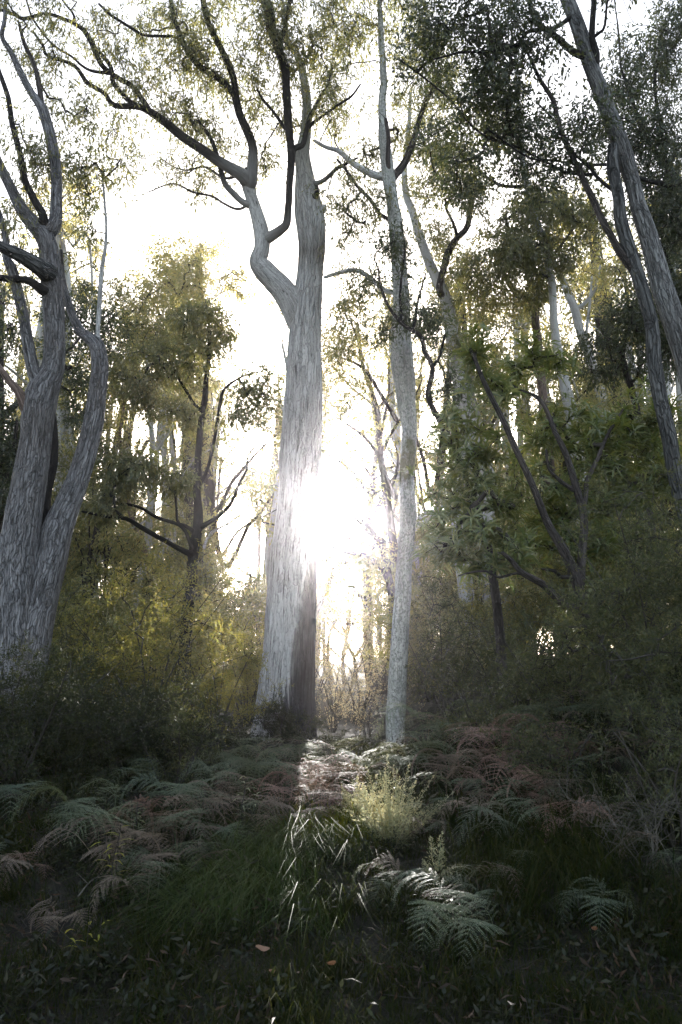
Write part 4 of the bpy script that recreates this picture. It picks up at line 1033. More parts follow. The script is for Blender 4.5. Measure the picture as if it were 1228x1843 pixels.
for b in [(850, 640, 34, 34, 8.3, .3, 18), (960, 645, 50, 40, 9, .4, 30), (880, 700, 50, 40, 8.6, .4, 16), (1000, 780, 80, 45, 9, .5, 44), (1100, 780, 80, 50, 9.2, .5, 70), (850, 810, 70, 60, 8.5, .5, 46), (790, 940, 40, 50, 8.3, .4, 26),
          (890, 900, 80, 60, 8.4, .5, 60), (1000, 900, 80, 50, 8.7, .5, 44), (1100, 880, 100, 50, 9, .5, 70), (860, 990, 80, 35, 8.3, .4, 46), (960, 980, 70, 40, 8.5, .4, 26), (1080, 980, 60, 60, 8.8, .4, 44), (1180, 800, 50, 60, 9.2, .5, 50), (1060, 1080, 50, 40, 8.5, .4, 18), (780, 830, 35, 60, 8.6, .4, 14)]:
    T.pblob(b[0], b[1], b[2] * 1.1, b[3] * 1.15, b[4] + (0.45 if b[1] > 700 else 0.1), b[5], int(b[6] * 1.15))
T.grow(M['twig'], thin=0.0035)
T.strap_leaves(M['strap'], m=15, L=0.21, Wd=0.025)
T.finish()


# ------------------------------------------------------------------ shrubs
def shrub(label, seed, x, y, h, w, leaf, n=120, m=150, rc=0.22, L=0.034, Wd=0.010, name='shrub', group=None, dp=None, low=0.15, stems=7, droop=-0.2, zc=0.58, up=0.35):
    z = float(ground_z(x, y))
    t = Plant(name, (x, y, z - 0.03), label, 'bush', group, seed)
    r = t.r_
    for k in range(stems):
        az = k / stems * 6.28 + r.random()
        d = np.array([math.cos(az) * w * 0.42, math.sin(az) * (dp or w) * 0.42, h * (0.65 + 0.3 * r.random())])
        b = t.base + np.array([math.cos(az), math.sin(az), 0]) * 0.06
        mid = b + d * np.array([0.3, 0.3, 0.5]) + r.normal(size=3) * 0.05
        t.stem('stem', [b, mid, t.base + d], [0.014 + 0.004 * h, 0.010, 0.004], M['twig'], seg=6, step=0.12, jitter=0.02, flare=0)
    t.blob(t.base + np.array([0, 0, h * zc]), (w * 0.5, (dp or w) * 0.5, h * (1 - zc)), int(n * 0.7))
    t.blob(t.base + np.array([0, 0, h * (low + 0.25)]), (w * 0.5, (dp or w) * 0.5, h * 0.25), int(n * 0.3))
    t.att = [a[a[:, 2] > z + 0.05] for a in t.att]
    t.grow(M['twig'], thin=0.0022, sag=0.1)
    t.foliage(M[leaf], m=m, rc=rc, L=L, Wd=Wd, droop=droop, k=8, flat=1.0, spray=0.07, up=up)
    t.finish()
    return t.root


def gx_(px, Y): return (px - 614) / F * Y / math.cos(PITCH) * 0.985

shrub('golden-topped tea-tree bush between the forked gum and the great trunk', 61, gx_(275, 11.5), 11.5, 2.45, 2.6, 'tea', n=150, m=80, rc=0.27, L=0.052, Wd=0.014)
shrub('smaller olive bush leaning against the left flank of the great trunk', 62, gx_(400, 12.2), 12.2, 1.5, 1.2, 'tea', n=70, m=110, rc=0.22, L=0.04)
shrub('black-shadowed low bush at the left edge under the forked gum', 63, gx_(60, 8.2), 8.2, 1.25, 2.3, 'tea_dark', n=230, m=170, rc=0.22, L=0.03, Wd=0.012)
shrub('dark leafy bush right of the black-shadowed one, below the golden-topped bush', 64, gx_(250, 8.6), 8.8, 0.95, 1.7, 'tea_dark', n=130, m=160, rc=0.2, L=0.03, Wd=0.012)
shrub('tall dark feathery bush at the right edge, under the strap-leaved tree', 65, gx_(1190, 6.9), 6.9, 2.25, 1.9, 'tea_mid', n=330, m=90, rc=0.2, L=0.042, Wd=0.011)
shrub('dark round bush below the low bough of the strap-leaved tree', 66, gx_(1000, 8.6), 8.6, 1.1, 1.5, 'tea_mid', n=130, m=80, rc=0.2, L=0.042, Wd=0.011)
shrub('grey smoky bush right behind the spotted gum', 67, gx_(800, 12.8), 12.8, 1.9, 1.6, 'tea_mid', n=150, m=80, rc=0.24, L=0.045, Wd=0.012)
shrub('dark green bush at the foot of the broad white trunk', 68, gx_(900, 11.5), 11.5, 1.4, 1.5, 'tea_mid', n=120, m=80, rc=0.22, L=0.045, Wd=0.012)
shrub('dark ferny clump wrapped round the foot of the great trunk', 69, gx_(515, 13.0), 13.05, 0.6, 1.35, 'tea_dark', n=70, m=150, rc=0.16, L=0.03, Wd=0.01, dp=0.4)
def plume_bush(px, Y, label, n, L, mat, seed):
    x = gx_(px, Y); z = float(ground_z(x, Y)); r = np.random.default_rng(seed)
    t = thing('shrub', (x, Y, z), label, 'bush')
    for k in range(n):
        az = r.random() * 6.28; el = math.radians(28 + 60 * r.random() ** 0.8)
        l = L * (0.55 + 0.5 * r.random()) * (0.75 + 0.3 * math.sin(el))
        d = np.array([math.cos(az) * math.cos(el), math.sin(az) * math.cos(el), math.sin(el)])
        b = np.array([math.cos(az), math.sin(az), 0]) * 0.05 * r.random()
        path = catmull(np.array([b, b + d * l * .5 + np.array([0, 0, .03]), b + d * l + np.array([0, 0, .02])]), 0.04)
        v, q, bk, _ = tube(path, np.linspace(.004, .001, len(path)), 4)
        m = 150; u = 0.12 + 0.88 * r.random(m)
        p = np.stack([np.interp(u, np.linspace(0, 1, len(path)), path[:, c]) for c in range(3)], -1)
        side = norm(np.cross(d, r.normal(size=(m, 3))))
        dd = norm(side + d * (0.5 + .5 * r.random((m, 1))))
        off = r.random((m, 1)) * 0.05 * (1 - u[:, None]) ** 0.6
        v2, q2 = leaf_quads(p + side * off, dd, (0.010 + 0.034 * (1 - u) ** 0.7) * (.6 + .6 * r.random(m)), np.full(m, 0.0065), r)
        link('plume', make_mesh('plume', np.vstack([v2, v]), np.vstack([q2, q + len(v2)]), 4), mat, t)
    return t

plume_bush(700, 6.9, 'feathery pale bush glowing in the sun patch, in front of the spotted gum', 50, 0.66, M['plume'], 70)
plume_bush(650, 7.3, 'lower feathery clump tucked against the left side of the glowing feathery bush', 30, 0.42, M['plume'], 72)
plume_bush(770, 5.9, 'tiny upright feathery sprig between the bright bush and the white-lit fern', 5, 0.34, M['plume'], 71)
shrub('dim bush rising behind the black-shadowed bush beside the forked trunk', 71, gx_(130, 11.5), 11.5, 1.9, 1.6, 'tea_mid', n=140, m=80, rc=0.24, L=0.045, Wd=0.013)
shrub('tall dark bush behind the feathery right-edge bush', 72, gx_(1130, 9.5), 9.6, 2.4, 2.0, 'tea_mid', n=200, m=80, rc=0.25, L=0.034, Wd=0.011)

shrub('knee-high leafy bush among the dead ferns, middle of the right-hand slope', 73, gx_(990, 7.0), 7.0, 0.62, 0.8, 'tea_mid', n=46, m=80, rc=0.18, L=0.04, Wd=0.011)
shrub('waist-high leafy bush on the right-hand slope near the frame edge', 74, gx_(1190, 6.0), 6.0, 0.85, 0.9, 'tea_mid', n=70, m=80, rc=0.18, L=0.04, Wd=0.011)
shrub('small leafy bush on the slope straight below the broad white trunk', 75, gx_(880, 8.6), 8.6, 0.8, 0.9, 'tea_mid', n=56, m=80, rc=0.18, L=0.045, Wd=0.012)
shrub('low leafy bush in the ferns below the golden-topped bush', 76, gx_(330, 8.4), 8.4, 0.75, 0.9, 'tea_mid', n=56, m=80, rc=0.18, L=0.045, Wd=0.012)

# sunlit scrub copied behind
sA = shrub('x', 81, 0.35, 17.5, 1.9, 2.2, 'pale_lit_scrub', n=62, m=64, rc=0.30, L=0.045, Wd=0.014)
sB = shrub('x', 82, -2.9, 19.0, 2.3, 2.6, 'tea', n=150, m=130, rc=0.30, L=0.05, Wd=0.016)
sC = shrub('x', 83, 2.4, 20.5, 2.6, 2.8, 'gum_far', n=120, m=90, rc=0.36, L=0.08, Wd=0.025)
scr = {'L': ('sun-edged scrub bush in the row behind the golden-topped bush', 'scrub left of the great trunk'),
       'C': ('pale glowing scrub bush in the gap between the great trunk and the spotted gum', 'scrub in the bright gap'),
       'R': ('dim scrub bush deep in the wood right of the spotted gum', 'scrub right of the spotted gum')}
for o, g in ((sA, 'C'), (sB, 'L'), (sC, 'R')):
    o['label'], o['group'] = scr[g]
place_label(sA, 'pale scrub bush', px_of(0.35, 17.5), 17.5, TROWS); place_label(sB, 'olive scrub bush', px_of(-2.9, 19), 19, TROWS); place_label(sC, 'dim scrub bush', px_of(2.4, 20.5), 20.5, TROWS)
rr = random.Random(5)
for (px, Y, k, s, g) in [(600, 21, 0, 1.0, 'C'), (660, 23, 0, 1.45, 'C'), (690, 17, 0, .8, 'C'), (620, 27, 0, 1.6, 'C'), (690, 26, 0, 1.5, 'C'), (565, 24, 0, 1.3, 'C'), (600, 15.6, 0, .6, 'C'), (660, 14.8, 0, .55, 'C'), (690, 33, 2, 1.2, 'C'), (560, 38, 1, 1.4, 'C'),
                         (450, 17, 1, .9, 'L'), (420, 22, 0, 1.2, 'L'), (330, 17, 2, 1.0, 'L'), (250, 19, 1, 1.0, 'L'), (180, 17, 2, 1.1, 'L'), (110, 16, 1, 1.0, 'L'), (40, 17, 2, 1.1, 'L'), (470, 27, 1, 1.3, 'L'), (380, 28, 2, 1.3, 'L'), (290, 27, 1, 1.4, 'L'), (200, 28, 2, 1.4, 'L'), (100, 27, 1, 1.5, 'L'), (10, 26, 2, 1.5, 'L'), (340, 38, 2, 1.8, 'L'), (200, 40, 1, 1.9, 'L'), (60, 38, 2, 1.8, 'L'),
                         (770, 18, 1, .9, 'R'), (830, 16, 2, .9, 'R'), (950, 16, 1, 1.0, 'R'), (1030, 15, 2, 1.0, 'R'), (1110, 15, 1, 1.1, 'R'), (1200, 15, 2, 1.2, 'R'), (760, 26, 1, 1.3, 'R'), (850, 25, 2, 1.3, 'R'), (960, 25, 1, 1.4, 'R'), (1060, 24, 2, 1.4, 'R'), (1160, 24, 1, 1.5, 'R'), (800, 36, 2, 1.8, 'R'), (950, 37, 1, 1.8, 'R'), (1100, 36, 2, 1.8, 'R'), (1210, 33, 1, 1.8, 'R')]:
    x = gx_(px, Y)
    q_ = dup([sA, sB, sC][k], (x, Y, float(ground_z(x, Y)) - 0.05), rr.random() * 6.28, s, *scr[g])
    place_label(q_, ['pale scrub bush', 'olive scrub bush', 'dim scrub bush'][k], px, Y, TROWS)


# ------------------------------------------------------------------ bracken
def frond_mesh(seed, mat, L=0.75, a0=78, a1=-28, np_=13, name='frond'):
    r = np.random.default_rng(seed)
    n = 26
    t = np.linspace(0, 1, n)
    ang = np.radians(a0 + (a1 - a0) * smooth(0.18, 0.95, t) + 4 * np.sin(t * 5 + r.random() * 6))
    st = L / (n - 1)
    x = np.concatenate([[0], np.cumsum(np.cos(ang[:-1]) * st)]); z = np.concatenate([[0], np.cumsum(np.sin(ang[:-1]) * st)])
    yy = 0.06 * L * np.sin(t * 2 + r.random() * 6) * t
    ax = np.stack([x, yy, z], -1)
    v, q, _, _ = tube(ax, np.linspace(0.0042, 0.0012, n), 4)
    V = [v]; Q = [q]; N = len(v)
    P0 = []; DD = []; LL = []; WW = []
    for k in range(np_):
        s = (k + 0.3 * r.random()) / np_
        tt = 0.36 + 0.63 * s
        p = np.array([np.interp(tt, t, ax[:, c]) for c in range(3)])
        f = np.array([np.cos(np.interp(tt, t, ang)), 0, np.sin(np.interp(tt, t, ang))])
        lp = L * 0.34 * (1 - s) ** 0.75 * min(1, 0.75 + s * 2) * (0.85 + 0.3 * r.random()) + 0.012
        for sg in (-1, 1):
            d = norm(np.array([0, sg, 0]) + f * (0.35 + 0.4 * s) + r.normal(size=3) * 0.07 + np.array([0, 0, 0.05]))
            nl = max(5, int(lp / 0.014))
            u = (np.arange(nl) + 0.5) / nl
            pos = p + d * (u[:, None] * lp) + np.array([0, 0, -1]) * (u[:, None] ** 2) * lp * 0.22
            dl_ = norm(d + np.array([0, 0, -0.4]) * u[:, None])
            sd_ = norm(np.cross(dl_, np.array([0, 0, 1.0]) + f * 0.1))
            for s2 in (-1, 1):
                P0.append(pos); DD.append(norm(sd_ * s2 + dl_ * 0.45 + r.normal(size=pos.shape) * 0.10))
                l2 = lp * 0.075 * (1 - u) ** 0.7 + 0.007
                LL.append(l2); WW.append(np.full(nl, 0.0075) + l2 * 0.12)
            P0.append(p[None]); DD.append(d[None]); LL.append(np.array([lp * 0.95])); WW.append(np.array([0.004]))
    p = np.vstack(P0); d = np.vstack(DD); l = np.concatenate(LL); w = np.concatenate(WW)
    s = norm(np.cross(d, np.array([0, 0, 1.0]) + r.normal(size=d.shape) * 0.15))
    l = l[:, None]; w = w[:, None]
    vv = np.stack([p, p + d * l * .35 + s * w * .5, p + d * l + np.array([0, 0, -1]) * l * .12, p + d * l * .35 - s * w * .5], 1).reshape(-1, 3)
    V.append(vv); Q.append(np.arange(len(vv)).reshape(-1, 4) + N)
    me = make_mesh(name, np.vstack(V), np.vstack(Q), 4)
    me.materials.append(mat)
    return me

FM = {}
for kname, mt in (('green', M['fern']), ('brown', M['fern_dead']), ('tan', M['fern_tan'])):
    dead = kname != 'green'
    FM[kname] = [frond_mesh(200 + i * 7 + (50 if dead else 0), mt, 0.86 + 0.09 * (i % 3), 86 - 3 * i, (-80 if dead else -62) - 6 * i, 12 + i % 3) for i in range(5)]


def fern(px, Y, kind, s, label, group=None, nf=5, seed=0, az=None, spread=6.28, tilt=0.0):
    x = gx_(px, Y); z = float(ground_z(x, Y))
    r = random.Random(seed)
    t = thing('fern', (x, Y, z), label, 'fern', group)
    a0 = -1.57 + r.uniform(-.5, .5) if az is None else az
    if az is None: spread = 3.8
    for k in range(nf):
        kk = kind if r.random() < 0.82 else {'green': 'tan', 'brown': 'tan', 'tan': 'green'}[kind]
        o = bpy.data.objects.new('frond', r.choice(FM[kk])); col.objects.link(o); o.parent = t
        o.rotation_euler = (r.uniform(-.3, .3), r.uniform(-.35, .35) + tilt, a0 + (k / nf - 0.5) * spread + r.uniform(-.3, .3))
        q = s * r.uniform(0.6, 1.15); o.scale = (q, q, q)
    return t

L1 = ('green bracken fern in the bank of ferns just below the great trunk', 'green ferns below the great trunk')
L2 = ('pinkish-brown dead fern in the clump left of the bright little bush', 'dead ferns left of the bright bush')
L3 = ('grey-green fern on the slope right of the spotted gum', 'ferns on the slope right of the spotted gum')
L4 = ('reddish-brown dead fern in the drift on the right-hand slope', 'dead ferns on the right-hand slope')
L5 = ('blue-green fern in the dark undergrowth at the lower left', 'ferns in the dark lower left')
L6 = ('withered grey-brown fern in the shade left of the grass patch', 'withered ferns left of the grass patch')
L7 = ('dim green fern in the shadow low on the right-hand slope', 'ferns low on the right')
sd_ = 300
for (lst, lab) in (
    ([(440, 9.2, 'green', .95), (480, 9.6, 'green', 1.0), (520, 9.8, 'green', 1.0), (455, 8.6, 'green', .9), (500, 8.8, 'green', .9), (545, 9.0, 'green', .85), (570, 9.8, 'green', .8), (430, 10, 'green', .9), (540, 10.4, 'green', .8), (600, 10.2, 'green', .7), (640, 9.6, 'green', .7), (668, 8.8, 'green', .8)], L1),
    ([(560, 7.8, 'brown', .85), (600, 8.1, 'brown', .95), (630, 8.6, 'brown', .85), (590, 7.4, 'brown', .8), (550, 8.2, 'brown', .7), (640, 7.8, 'brown', .75)], L2),
    ([(760, 9.8, 'green', 1.15), (790, 9.0, 'green', 1.0), (820, 9.4, 'green', 1.05), (770, 8.4, 'green', .9), (850, 9.8, 'green', 1.0), (900, 9.4, 'green', .95), (930, 8.8, 'green', .9), (1000, 8.2, 'green', 1.0), (1050, 7.8, 'green', .9), (1090, 7.4, 'green', .9), (975, 8.8, 'green', 1.0)], L3),
    ([(850, 8.4, 'brown', .95), (890, 8.0, 'brown', 1.0), (930, 7.8, 'brown', 1.05), (960, 7.4, 'brown', .9), (870, 7.6, 'tan', .9), (910, 7.2, 'brown', .8), (1010, 7.2, 'brown', .7), (800, 8.0, 'tan', .9), (1060, 6.2, 'brown', .6)], L4),
    ([(70, 7.2, 'green', .7), (165, 6.5, 'green', .9), (215, 6.8, 'green', .85), (330, 7.4, 'green', .85), (285, 8.0, 'green', .85), (30, 6.2, 'green', .5), (390, 7.9, 'green', .7)], L5),
    ([(215, 6.2, 'tan', .8), (260, 6.3, 'tan', .85), (300, 6.8, 'brown', .75), (340, 6.5, 'tan', .85), (370, 6.8, 'tan', .85), (400, 7.2, 'tan', .8), (340, 6.0, 'tan', .75), (290, 5.6, 'tan', .6), (90, 6.0, 'brown', .6), (440, 7.2, 'tan', .7), (150, 5.4, 'tan', .5)], L6),
    ([(430, 7.6, 'tan', .75), (480, 7.7, 'green', .8), (520, 7.4, 'brown', .8), (470, 6.9, 'tan', .7), (415, 6.7, 'tan', .75), (545, 7.0, 'tan', .6), (390, 6.2, 'green', .55)], L6),
    ([(800, 7.2, 'green', .8), (850, 7.0, 'brown', .7), (960, 6.6, 'brown', .75), (910, 5.7, 'green', .7), (1010, 6.0, 'brown', .65), (1060, 6.9, 'green', .8), (1120, 6.9, 'tan', .8), (1160, 6.4, 'green', .7), (1200, 7.2, 'green', .8), (760, 6.8, 'tan', .6), (980, 7.6, 'green', .9)], L7),
    ([(900, 6.2, 'green', .85), (930, 6.6, 'green', .8), (840, 5.4, 'green', .6), (1090, 6.2, 'green', .7), (1160, 5.6, 'green', .6), (990, 6.6, 'tan', .7), (700, 5.6, 'green', .55), (1040, 5.2, 'green', .5), (850, 6.6, 'tan', .7)], L7)):
    for (px, Y, kd, s) in lst:
        sd_ += 1
        q_ = fern(px, Y, kd, s, lab[0], lab[1], nf=5, seed=sd_)
        place_label(q_, {'green': 'grey-green bracken fern', 'brown': 'pinkish-brown dead fern', 'tan': 'withered grey-brown fern'}[kd], px, Y, FROWS)
fern(800, 5.05, 'green', .72, 'low fern whose two fronds catch white sunlight below the bright little bush', nf=6, seed=900, az=3.6, spread=2.6, tilt=0.1)
fern(870, 4.9, 'green', .66, 'small fern arching left with one white-lit drooping frond tip', nf=4, seed=903, az=3.3, spread=1.6, tilt=0.2)
fern(735, 8.6, 'green', 1.25, 'tall fern arching its pale frond across the foot of the spotted gum', nf=5, seed=905, az=2.6, spread=4)
fern(330, 6.0, 'green', .85, 'pale blue-green fern drooping left, below the withered ones', nf=5, seed=907, az=3.3, spread=2.4, tilt=0.2)


# ------------------------------------------------------------------ grass, herbs, litter
def tufts(key, mat, nb, hmin, hmax, w, bend, seed, dirbias, nvar=6):
    c = bpy.data.collections.new('tufts_' + key)
    for j in range(nvar):
        r = np.random.default_rng(seed + j); n = nb
        h = hmin + (hmax - hmin) * r.random(n) ** 1.5
        az = r.random(n) * 2 * np.pi
        dh = np.stack([np.cos(az) + dirbias[0], np.sin(az) + dirbias[1], np.zeros(n)], -1) * (bend * (0.4 + r.random(n)))[:, None]
        up = np.array([0, 0, 1.0])
        b = np.stack([r.normal(size=n) * .05, r.normal(size=n) * .05, np.full(n, -0.03)], -1)
        s = norm(np.cross(dh + 1e-3, up)) * (w * (0.6 + 0.8 * r.random(n)))[:, None]
        h = h[:, None]
        p1 = b + up * h * 0.45 + dh * h * 0.22
        p2 = b + up * h * 0.75 + dh * h * 0.62
        p3 = b + up * h * (0.72 - 0.25 * bend) + dh * h * 1.15
        v = np.stack([b - s, b + s, p1 + s * .9, p1 - s * .9, p2 + s * .65, p2 - s * .65, p3 + s * .1, p3 - s * .1], 1).reshape(-1, 3)
        q = (np.array([[0, 1, 2, 3], [3, 2, 4, 5], [5, 4, 6, 7]])[None] + (np.arange(n) * 8)[:, None, None]).reshape(-1, 4)
        me = make_mesh('tuft', v, q, 4); me.materials.append(mat)
        c.objects.link(bpy.data.objects.new('tuft', me))
    return c


def blades(name, n, fx, mat, hmin, hmax, w, bend, seed, dirbias=(0, -0.4), label=None, swing=0.7, nb=30):
    r = np.random.default_rng(seed)
    k = n // nb
    x, y = fx(r, k)
    p = np.stack([x, y, ground_z(x, y)], -1)
    rot = r.normal(size=(k, 3)) * 0.12; rot[:, 2] = (r.random(k) - .5) * 2 * swing
    o = scatter(name, p, rot, 0.65 + 0.6 * r.random(k), tufts(str(seed), mat, nb, hmin, hmax, w, bend, seed, dirbias))
    if label: o['label'] = label; o['category'] = 'grass'
    return o


def bank(r, n, x0=-5, x1=5, y0=2.6, y1=11, clump=0.35):
    k = max(8, n // 9)
    cx = x0 + (x1 - x0) * r.random(k); cyy = y0 + (y1 - y0) * r.random(k) ** 1.3
    i = r.integers(0, k, n)
    x = cx[i] + r.normal(size=n) * 0.09; y = cyy[i] + r.normal(size=n) * 0.09
    a = r.random(n) < clump
    x[a] = (x0 + (x1 - x0) * r.random(n))[a]; y[a] = (y0 + (y1 - y0) * r.random(n) ** 1.3)[a]
    return x, y


def around(pts, sdv):
    P_ = np.array([[gx_(px, Y), Y] for px, Y in pts])
    def f(r, n):
        i = r.integers(0, len(P_), n)
        return P_[i, 0] + r.normal(size=n) * sdv, P_[i, 1] + r.normal(size=n) * sdv * 1.2
    return f

blades('grass', 150000, bank, M['grass'], 0.07, 0.27, 0.0024, 0.9, 401, label='dark wiry grass covering the shaded bank in the foreground')
blades('grass', 4200, around([(420, 6.0), (470, 6.2), (520, 6.4), (560, 6.6), (450, 5.6), (520, 5.8)], 0.18), M['grass_green'], 0.18, 0.36, 0.0024, 1.2, 402, (-0.7, -0.6), label='thick combed green grass in the patch left of the bright little bush')
blades('grass', 2400, around([(610, 6.8), (640, 6.9), (600, 7.2), (650, 7.4)], 0.12), M['grass_yel'], 0.12, 0.34, 0.0022, 0.7, 403, label='sunlit yellow-green grass glowing at the left foot of the bright little bush')
blades('grass', 3000, around([(930, 5.6), (980, 5.8), (1060, 5.6), (1130, 5.4), (880, 5.8), (1010, 6.2), (1100, 6.4)], 0.22), M['grass'], 0.22, 0.52, 0.0026, 0.9, 404, label='tall dry grass stalks on the right-hand slope')

# low herbs
r = np.random.default_rng(77)
n = 5200
x, y = bank(r, n, -7, 7, 2.8, 14, 0.5)
p = np.stack([x, y, ground_z(x, y) + 0.03], -1)
rot = r.normal(size=(n, 3)) * 0.2; rot[:, 2] = r.random(n) * 6.28
o = scatter('undergrowth', p, rot, 0.6 + 0.8 * r.random(n), sprig_coll('herb', M['herb'], M['twig'], 44, 0.14, 0.045, 0.015, -0.1, 6, 1.0, 0.12, 0.9))
o['label'] = 'low dark leafy undergrowth carpeting the slope'; o['category'] = 'undergrowth'


r = np.random.default_rng(88)
n = 1500
x, y = bank(r, n, -5, 5, 2.8, 10, 0.6)
p = np.stack([x, y, ground_z(x, y) + 0.05], -1)
rot = r.normal(size=(n, 3)) * 0.3; rot[:, 2] = r.random(n) * 6.28
o = scatter('leaf_litter', p, rot, 0.6 + 0.8 * r.random(n), sprig_coll('litter', M['litter'], M['twig'], 9, 0.18, 0.065, 0.012, 0.3, 3, 0.15, 0.3, 0.1))
o['label'] = 'scattered brown fallen leaves and twiglets among the grass'; o['category'] = 'litter'
for (x0, y0, L0, az, lab) in ((-1.7, 5.6, 0.6, 1.4, 'thin dead stick among the withered ferns'),):
    q = np.array([[0, 0, 0], [L0 * .35, .02, .02], [L0 * .7, -.015, .03], [L0, .01, .06]]); q = catmull(q, 0.04)
    v, qd, b, _ = tube(q, np.linspace(.006, .003, len(q)), 7)
    v2, q2, b2 = prisms(q[[5, 9]], q[[5, 9]] + np.array([[.06, .12, .05], [.08, -.1, .06]]), 0.004)
    o = link('stick', make_mesh('stick', np.vstack([v, v2]), np.vstack([qd, q2 + len(v)]), 4, {'bk': np.vstack([b, b2])}, True), M['stick'])
    o.location = (x0, y0, float(ground_z(x0, y0)) + 0.12); o.rotation_euler = (0, -0.12, az); o['label'] = lab; o['category'] = 'stick'

# broad-leaved plants
def leafy(px, Y, label, mat, n, L, Wd, h, seed, group=None):
    x = gx_(px, Y); z = float(ground_z(x, Y)); r = np.random.default_rng(seed)
    t = thing('leafy_plant', (x, Y, z), label, 'plant', group)
    k = 3
    for j in range(k):
        top = np.array([r.normal() * 0.1, r.normal() * 0.06, h * (0.7 + 0.4 * r.random())])
        v, q, b, _ = tube(catmull([[0, 0, 0], list(top * .5 + r.normal(size=3) * .02), list(top)], 0.05), np.linspace(.004, .002, len(catmull([[0, 0, 0], list(top * .5), list(top)], 0.05))) if False else np.full(len(catmull([[0, 0, 0], list(top * .5), list(top)], 0.05)), .003)[:0], 5) if False else (None,) * 4
        path = catmull(np.array([[0, 0, 0], top * .5 + r.normal(size=3) * .02, top]), 0.05)
        v, q, b, _ = tube(path, np.linspace(.004, .002, len(path)), 5)
        link('stem', make_mesh('stem', v, q, 4, {'bk': b}), M['twig'], t)
        for i in range(n // k):
            s = path[int(len(path) * (0.35 + 0.64 * i / (n // k)))]
            az = i * 2.4 + r.random(); d = norm(np.array([math.cos(az), math.sin(az), 0.35 + .3 * r.random()]))
            sd2 = norm(np.cross(d, [0, 0, 1])); l = L * (0.7 + .5 * r.random())
            pts = [s + d * l * u + np.array([0, 0, -1]) * (u ** 2) * l * .5 for u in (0, .3, .6, 1)]
            ws = [.1, 1, .8, .05]
            vv = []
            for pp, w in zip(pts, ws): vv += [pp + sd2 * w * Wd * .5, pp - sd2 * w * Wd * .5]
            link('leaf', make_mesh('leaf', np.array(vv), np.array([[0, 1, 3, 2], [2, 3, 5, 4], [4, 5, 7, 6]]), 4), mat, t)
    return t

leafy(240, 5.8, 'yellow-green long-leaved sprig glowing in the shade at the lower left', M['yellow'], 18, 0.13, 0.018, 0.5, 501)
leafy(450, 7.0, 'slender pale-leaved sprig standing before the ferns below the great trunk', M['strap'], 24, 0.16, 0.014, 0.42, 502)
leafy(270, 6.6, 'small pale-leaved sprig between the withered ferns', M['strap'], 15, 0.12, 0.014, 0.35, 503)
leafy(205, 5.0, 'dull yellow sprig low in the dark grass at the lower left', M['yellow'], 12, 0.11, 0.016, 0.3, 504)

# fallen leaves
for (px, Y, az, s, lab) in ((485, 4.75, 0.4, 1.0, 'fallen tan leaf lying on the dark grass below the combed patch'), (597, 4.6, 2.2, .95, 'curled brown fallen leaf right of the tan one'),
                            (500, 4.45, 1.2, .9, 'dull reddish fallen leaf lowest in the dark grass'), (1208, 5.9, 0.1, .9, 'pinkish fallen leaf caught on the slope at the right edge'), (1030, 4.9, 1.6, .8, 'dark red fallen leaf on the shaded right slope')):
    x = gx_(px, Y); z = float(ground_z(x, Y)) + 0.17
    l, w = 0.085 * s, 0.034 * s
    xs = np.linspace(0, 1, 6); vv = []
    for u in xs:
        ww = w * .5 * math.sin(math.pi * min(1, u * .93 + .05)) ** .7
        vv += [[(u - .5) * l, ww, .008 * math.cos(u * 5) + .006], [(u - .5) * l, 0, .008 * math.cos(u * 5)], [(u - .5) * l, -ww, .008 * math.cos(u * 5) + .006]]
    qq = []
    for i in range(5):
        for j in range(2): qq.append([i * 3 + j, i * 3 + j + 1, i * 3 + j + 4, i * 3 + j + 3])
    o = link('fallen_leaf', make_mesh('fallen_leaf', np.array(vv), np.array(qq), 4, None, True), M['dry'])
    o.location = (x, Y, z); o.rotation_euler = (0.7, 0.2, az); o['label'] = lab; o['category'] = 'leaf'

finish_labels()

# bare twiggy shrubs and vines
def bare(px, Y, h, w, n, label, seed):
    x = gx_(px, Y); z = float(ground_z(x, Y)); r = np.random.default_rng(seed)
    t = thing('bare_shrub', (x, Y, z), label, 'bush')
    for k in range(n):
        d = np.array([r.normal() * w * .4, r.normal() * w * .3, h * (0.5 + .5 * r.random())])
        q = [np.zeros(3)]
        for j in range(5):
            q.append(d * (j + 1) / 5 + r.normal(size=3) * 0.05 * h + np.array([0, 0, -0.10 * h if j == 4 else 0]))
        path = catmull(np.array(q), 0.05)
        v, qd, b, _ = tube(path, np.linspace(.005, .0015, len(path)), 4)
        V = [v]; Q = [qd]; B = [b]; N = len(v)
        i = r.integers(len(path) // 4, len(path) - 1, 26)
        a = path[i]; e = a + norm(r.normal(size=(26, 3)) + np.array([0, 0, .4])) * (0.08 + 0.22 * r.random((26, 1)))
        v2, q2, b2 = prisms(a, e, 0.0018); V.append(v2); Q.append(q2 + N); B.append(b2)
        link('stem', make_mesh('stem', np.vstack(V), np.vstack(Q), 4, {'bk': np.vstack(B)}), M['pale_twig'], t)
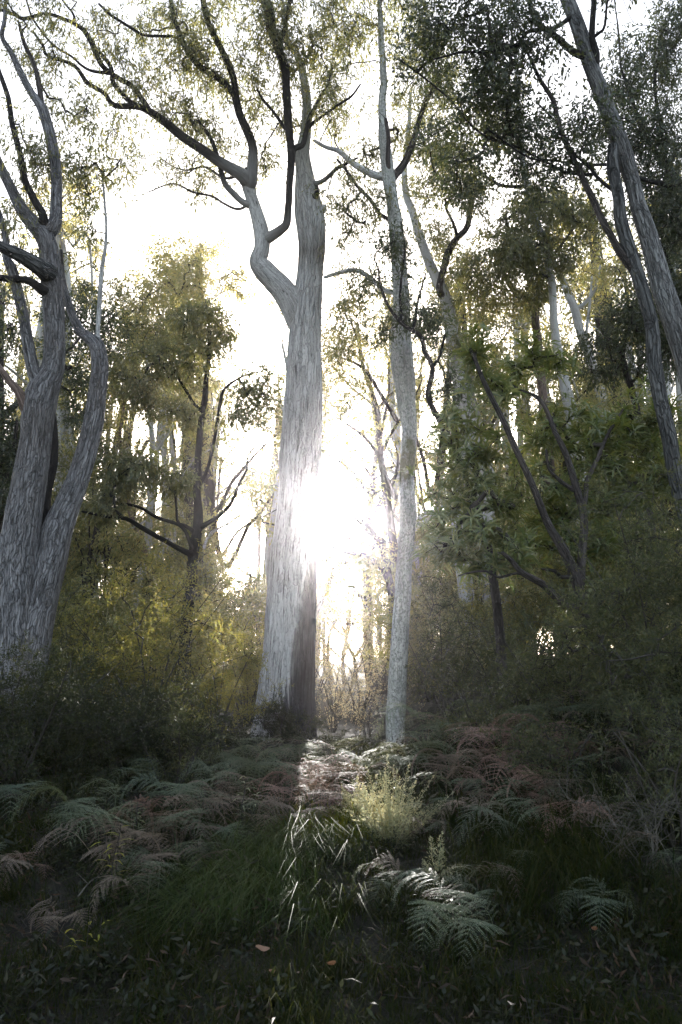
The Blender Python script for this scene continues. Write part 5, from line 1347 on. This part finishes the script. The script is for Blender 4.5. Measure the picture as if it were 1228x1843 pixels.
M['pale_twig'] = bark('bleached twig bark', (0.14, 0.13, 0.11), (0.10, 0.09, 0.075), (0.05, 0.045, 0.04), 60, 0.2)
bare(835, 9.6, 1.25, 1.0, 12, 'tangle of bleached bare twigs between the spotted gum and the broad white trunk', 601)
bare(740, 10.6, 1.0, 0.7, 8, 'thin bare twigs standing just behind the foot of the spotted gum', 602)
bare(1120, 5.6, 0.7, 0.8, 8, 'bleached bare sticks in the grass on the right-hand slope', 603)
bare(300, 9.6, 1.0, 0.9, 9, 'bare grey stems in front of the golden-topped bush', 604)
for (lab, pp, Y) in (('thin bare vine hanging in the patch of sky left of the upper right corner', [(1106, -20), (1112, 60), (1118, 122), (1128, 158), (1142, 200)], 8.8),
                     ('thin looping vine strung across the sky at the upper right corner', [(1115, -20), (1140, 40), (1168, 46), (1190, 60), (1205, 90), (1222, 130)], 9.4)):
    pts = np.array([P(x, y, Y) for x, y in pp]); path = catmull(pts, 0.08)
    v, q, b, _ = tube(path - path[0], np.full(len(path), 0.004), 5)
    o = link('vine', make_mesh('vine', v, q, 4, {'bk': b}, True), M['twig']); o.location = path[0].tolist(); o['label'] = lab; o['category'] = 'vine'

# ------------------------------------------------------------------ haze
hx, hy0, hy1, hz0, hz1 = 165, -32, 265, -3, 60
hv = np.array([[-hx, hy0, hz0], [hx, hy0, hz0], [hx, hy1, hz0], [-hx, hy1, hz0], [-hx, hy0, hz1], [hx, hy0, hz1], [hx, hy1, hz1], [-hx, hy1, hz1]])
hq = np.array([[0, 3, 2, 1], [4, 5, 6, 7], [0, 1, 5, 4], [1, 2, 6, 5], [2, 3, 7, 6], [3, 0, 4, 7]])
hm, n, o = mat_new('haze')
pv = nd(n, "ShaderNodeVolumePrincipled")
pv.inputs['Color'].default_value = (1.0, 0.95, 1.0, 1)
pv.inputs['Density'].default_value = 0.0008
pv.inputs['Anisotropy'].default_value = 0.92
n.links.new(pv.outputs[0], o.inputs['Volume'])
h = link('haze', make_mesh('haze', hv, hq, 4), hm, None, 'stuff')
h['label'] = 'thin sunlit haze hanging through the whole wood'; h['category'] = 'haze'
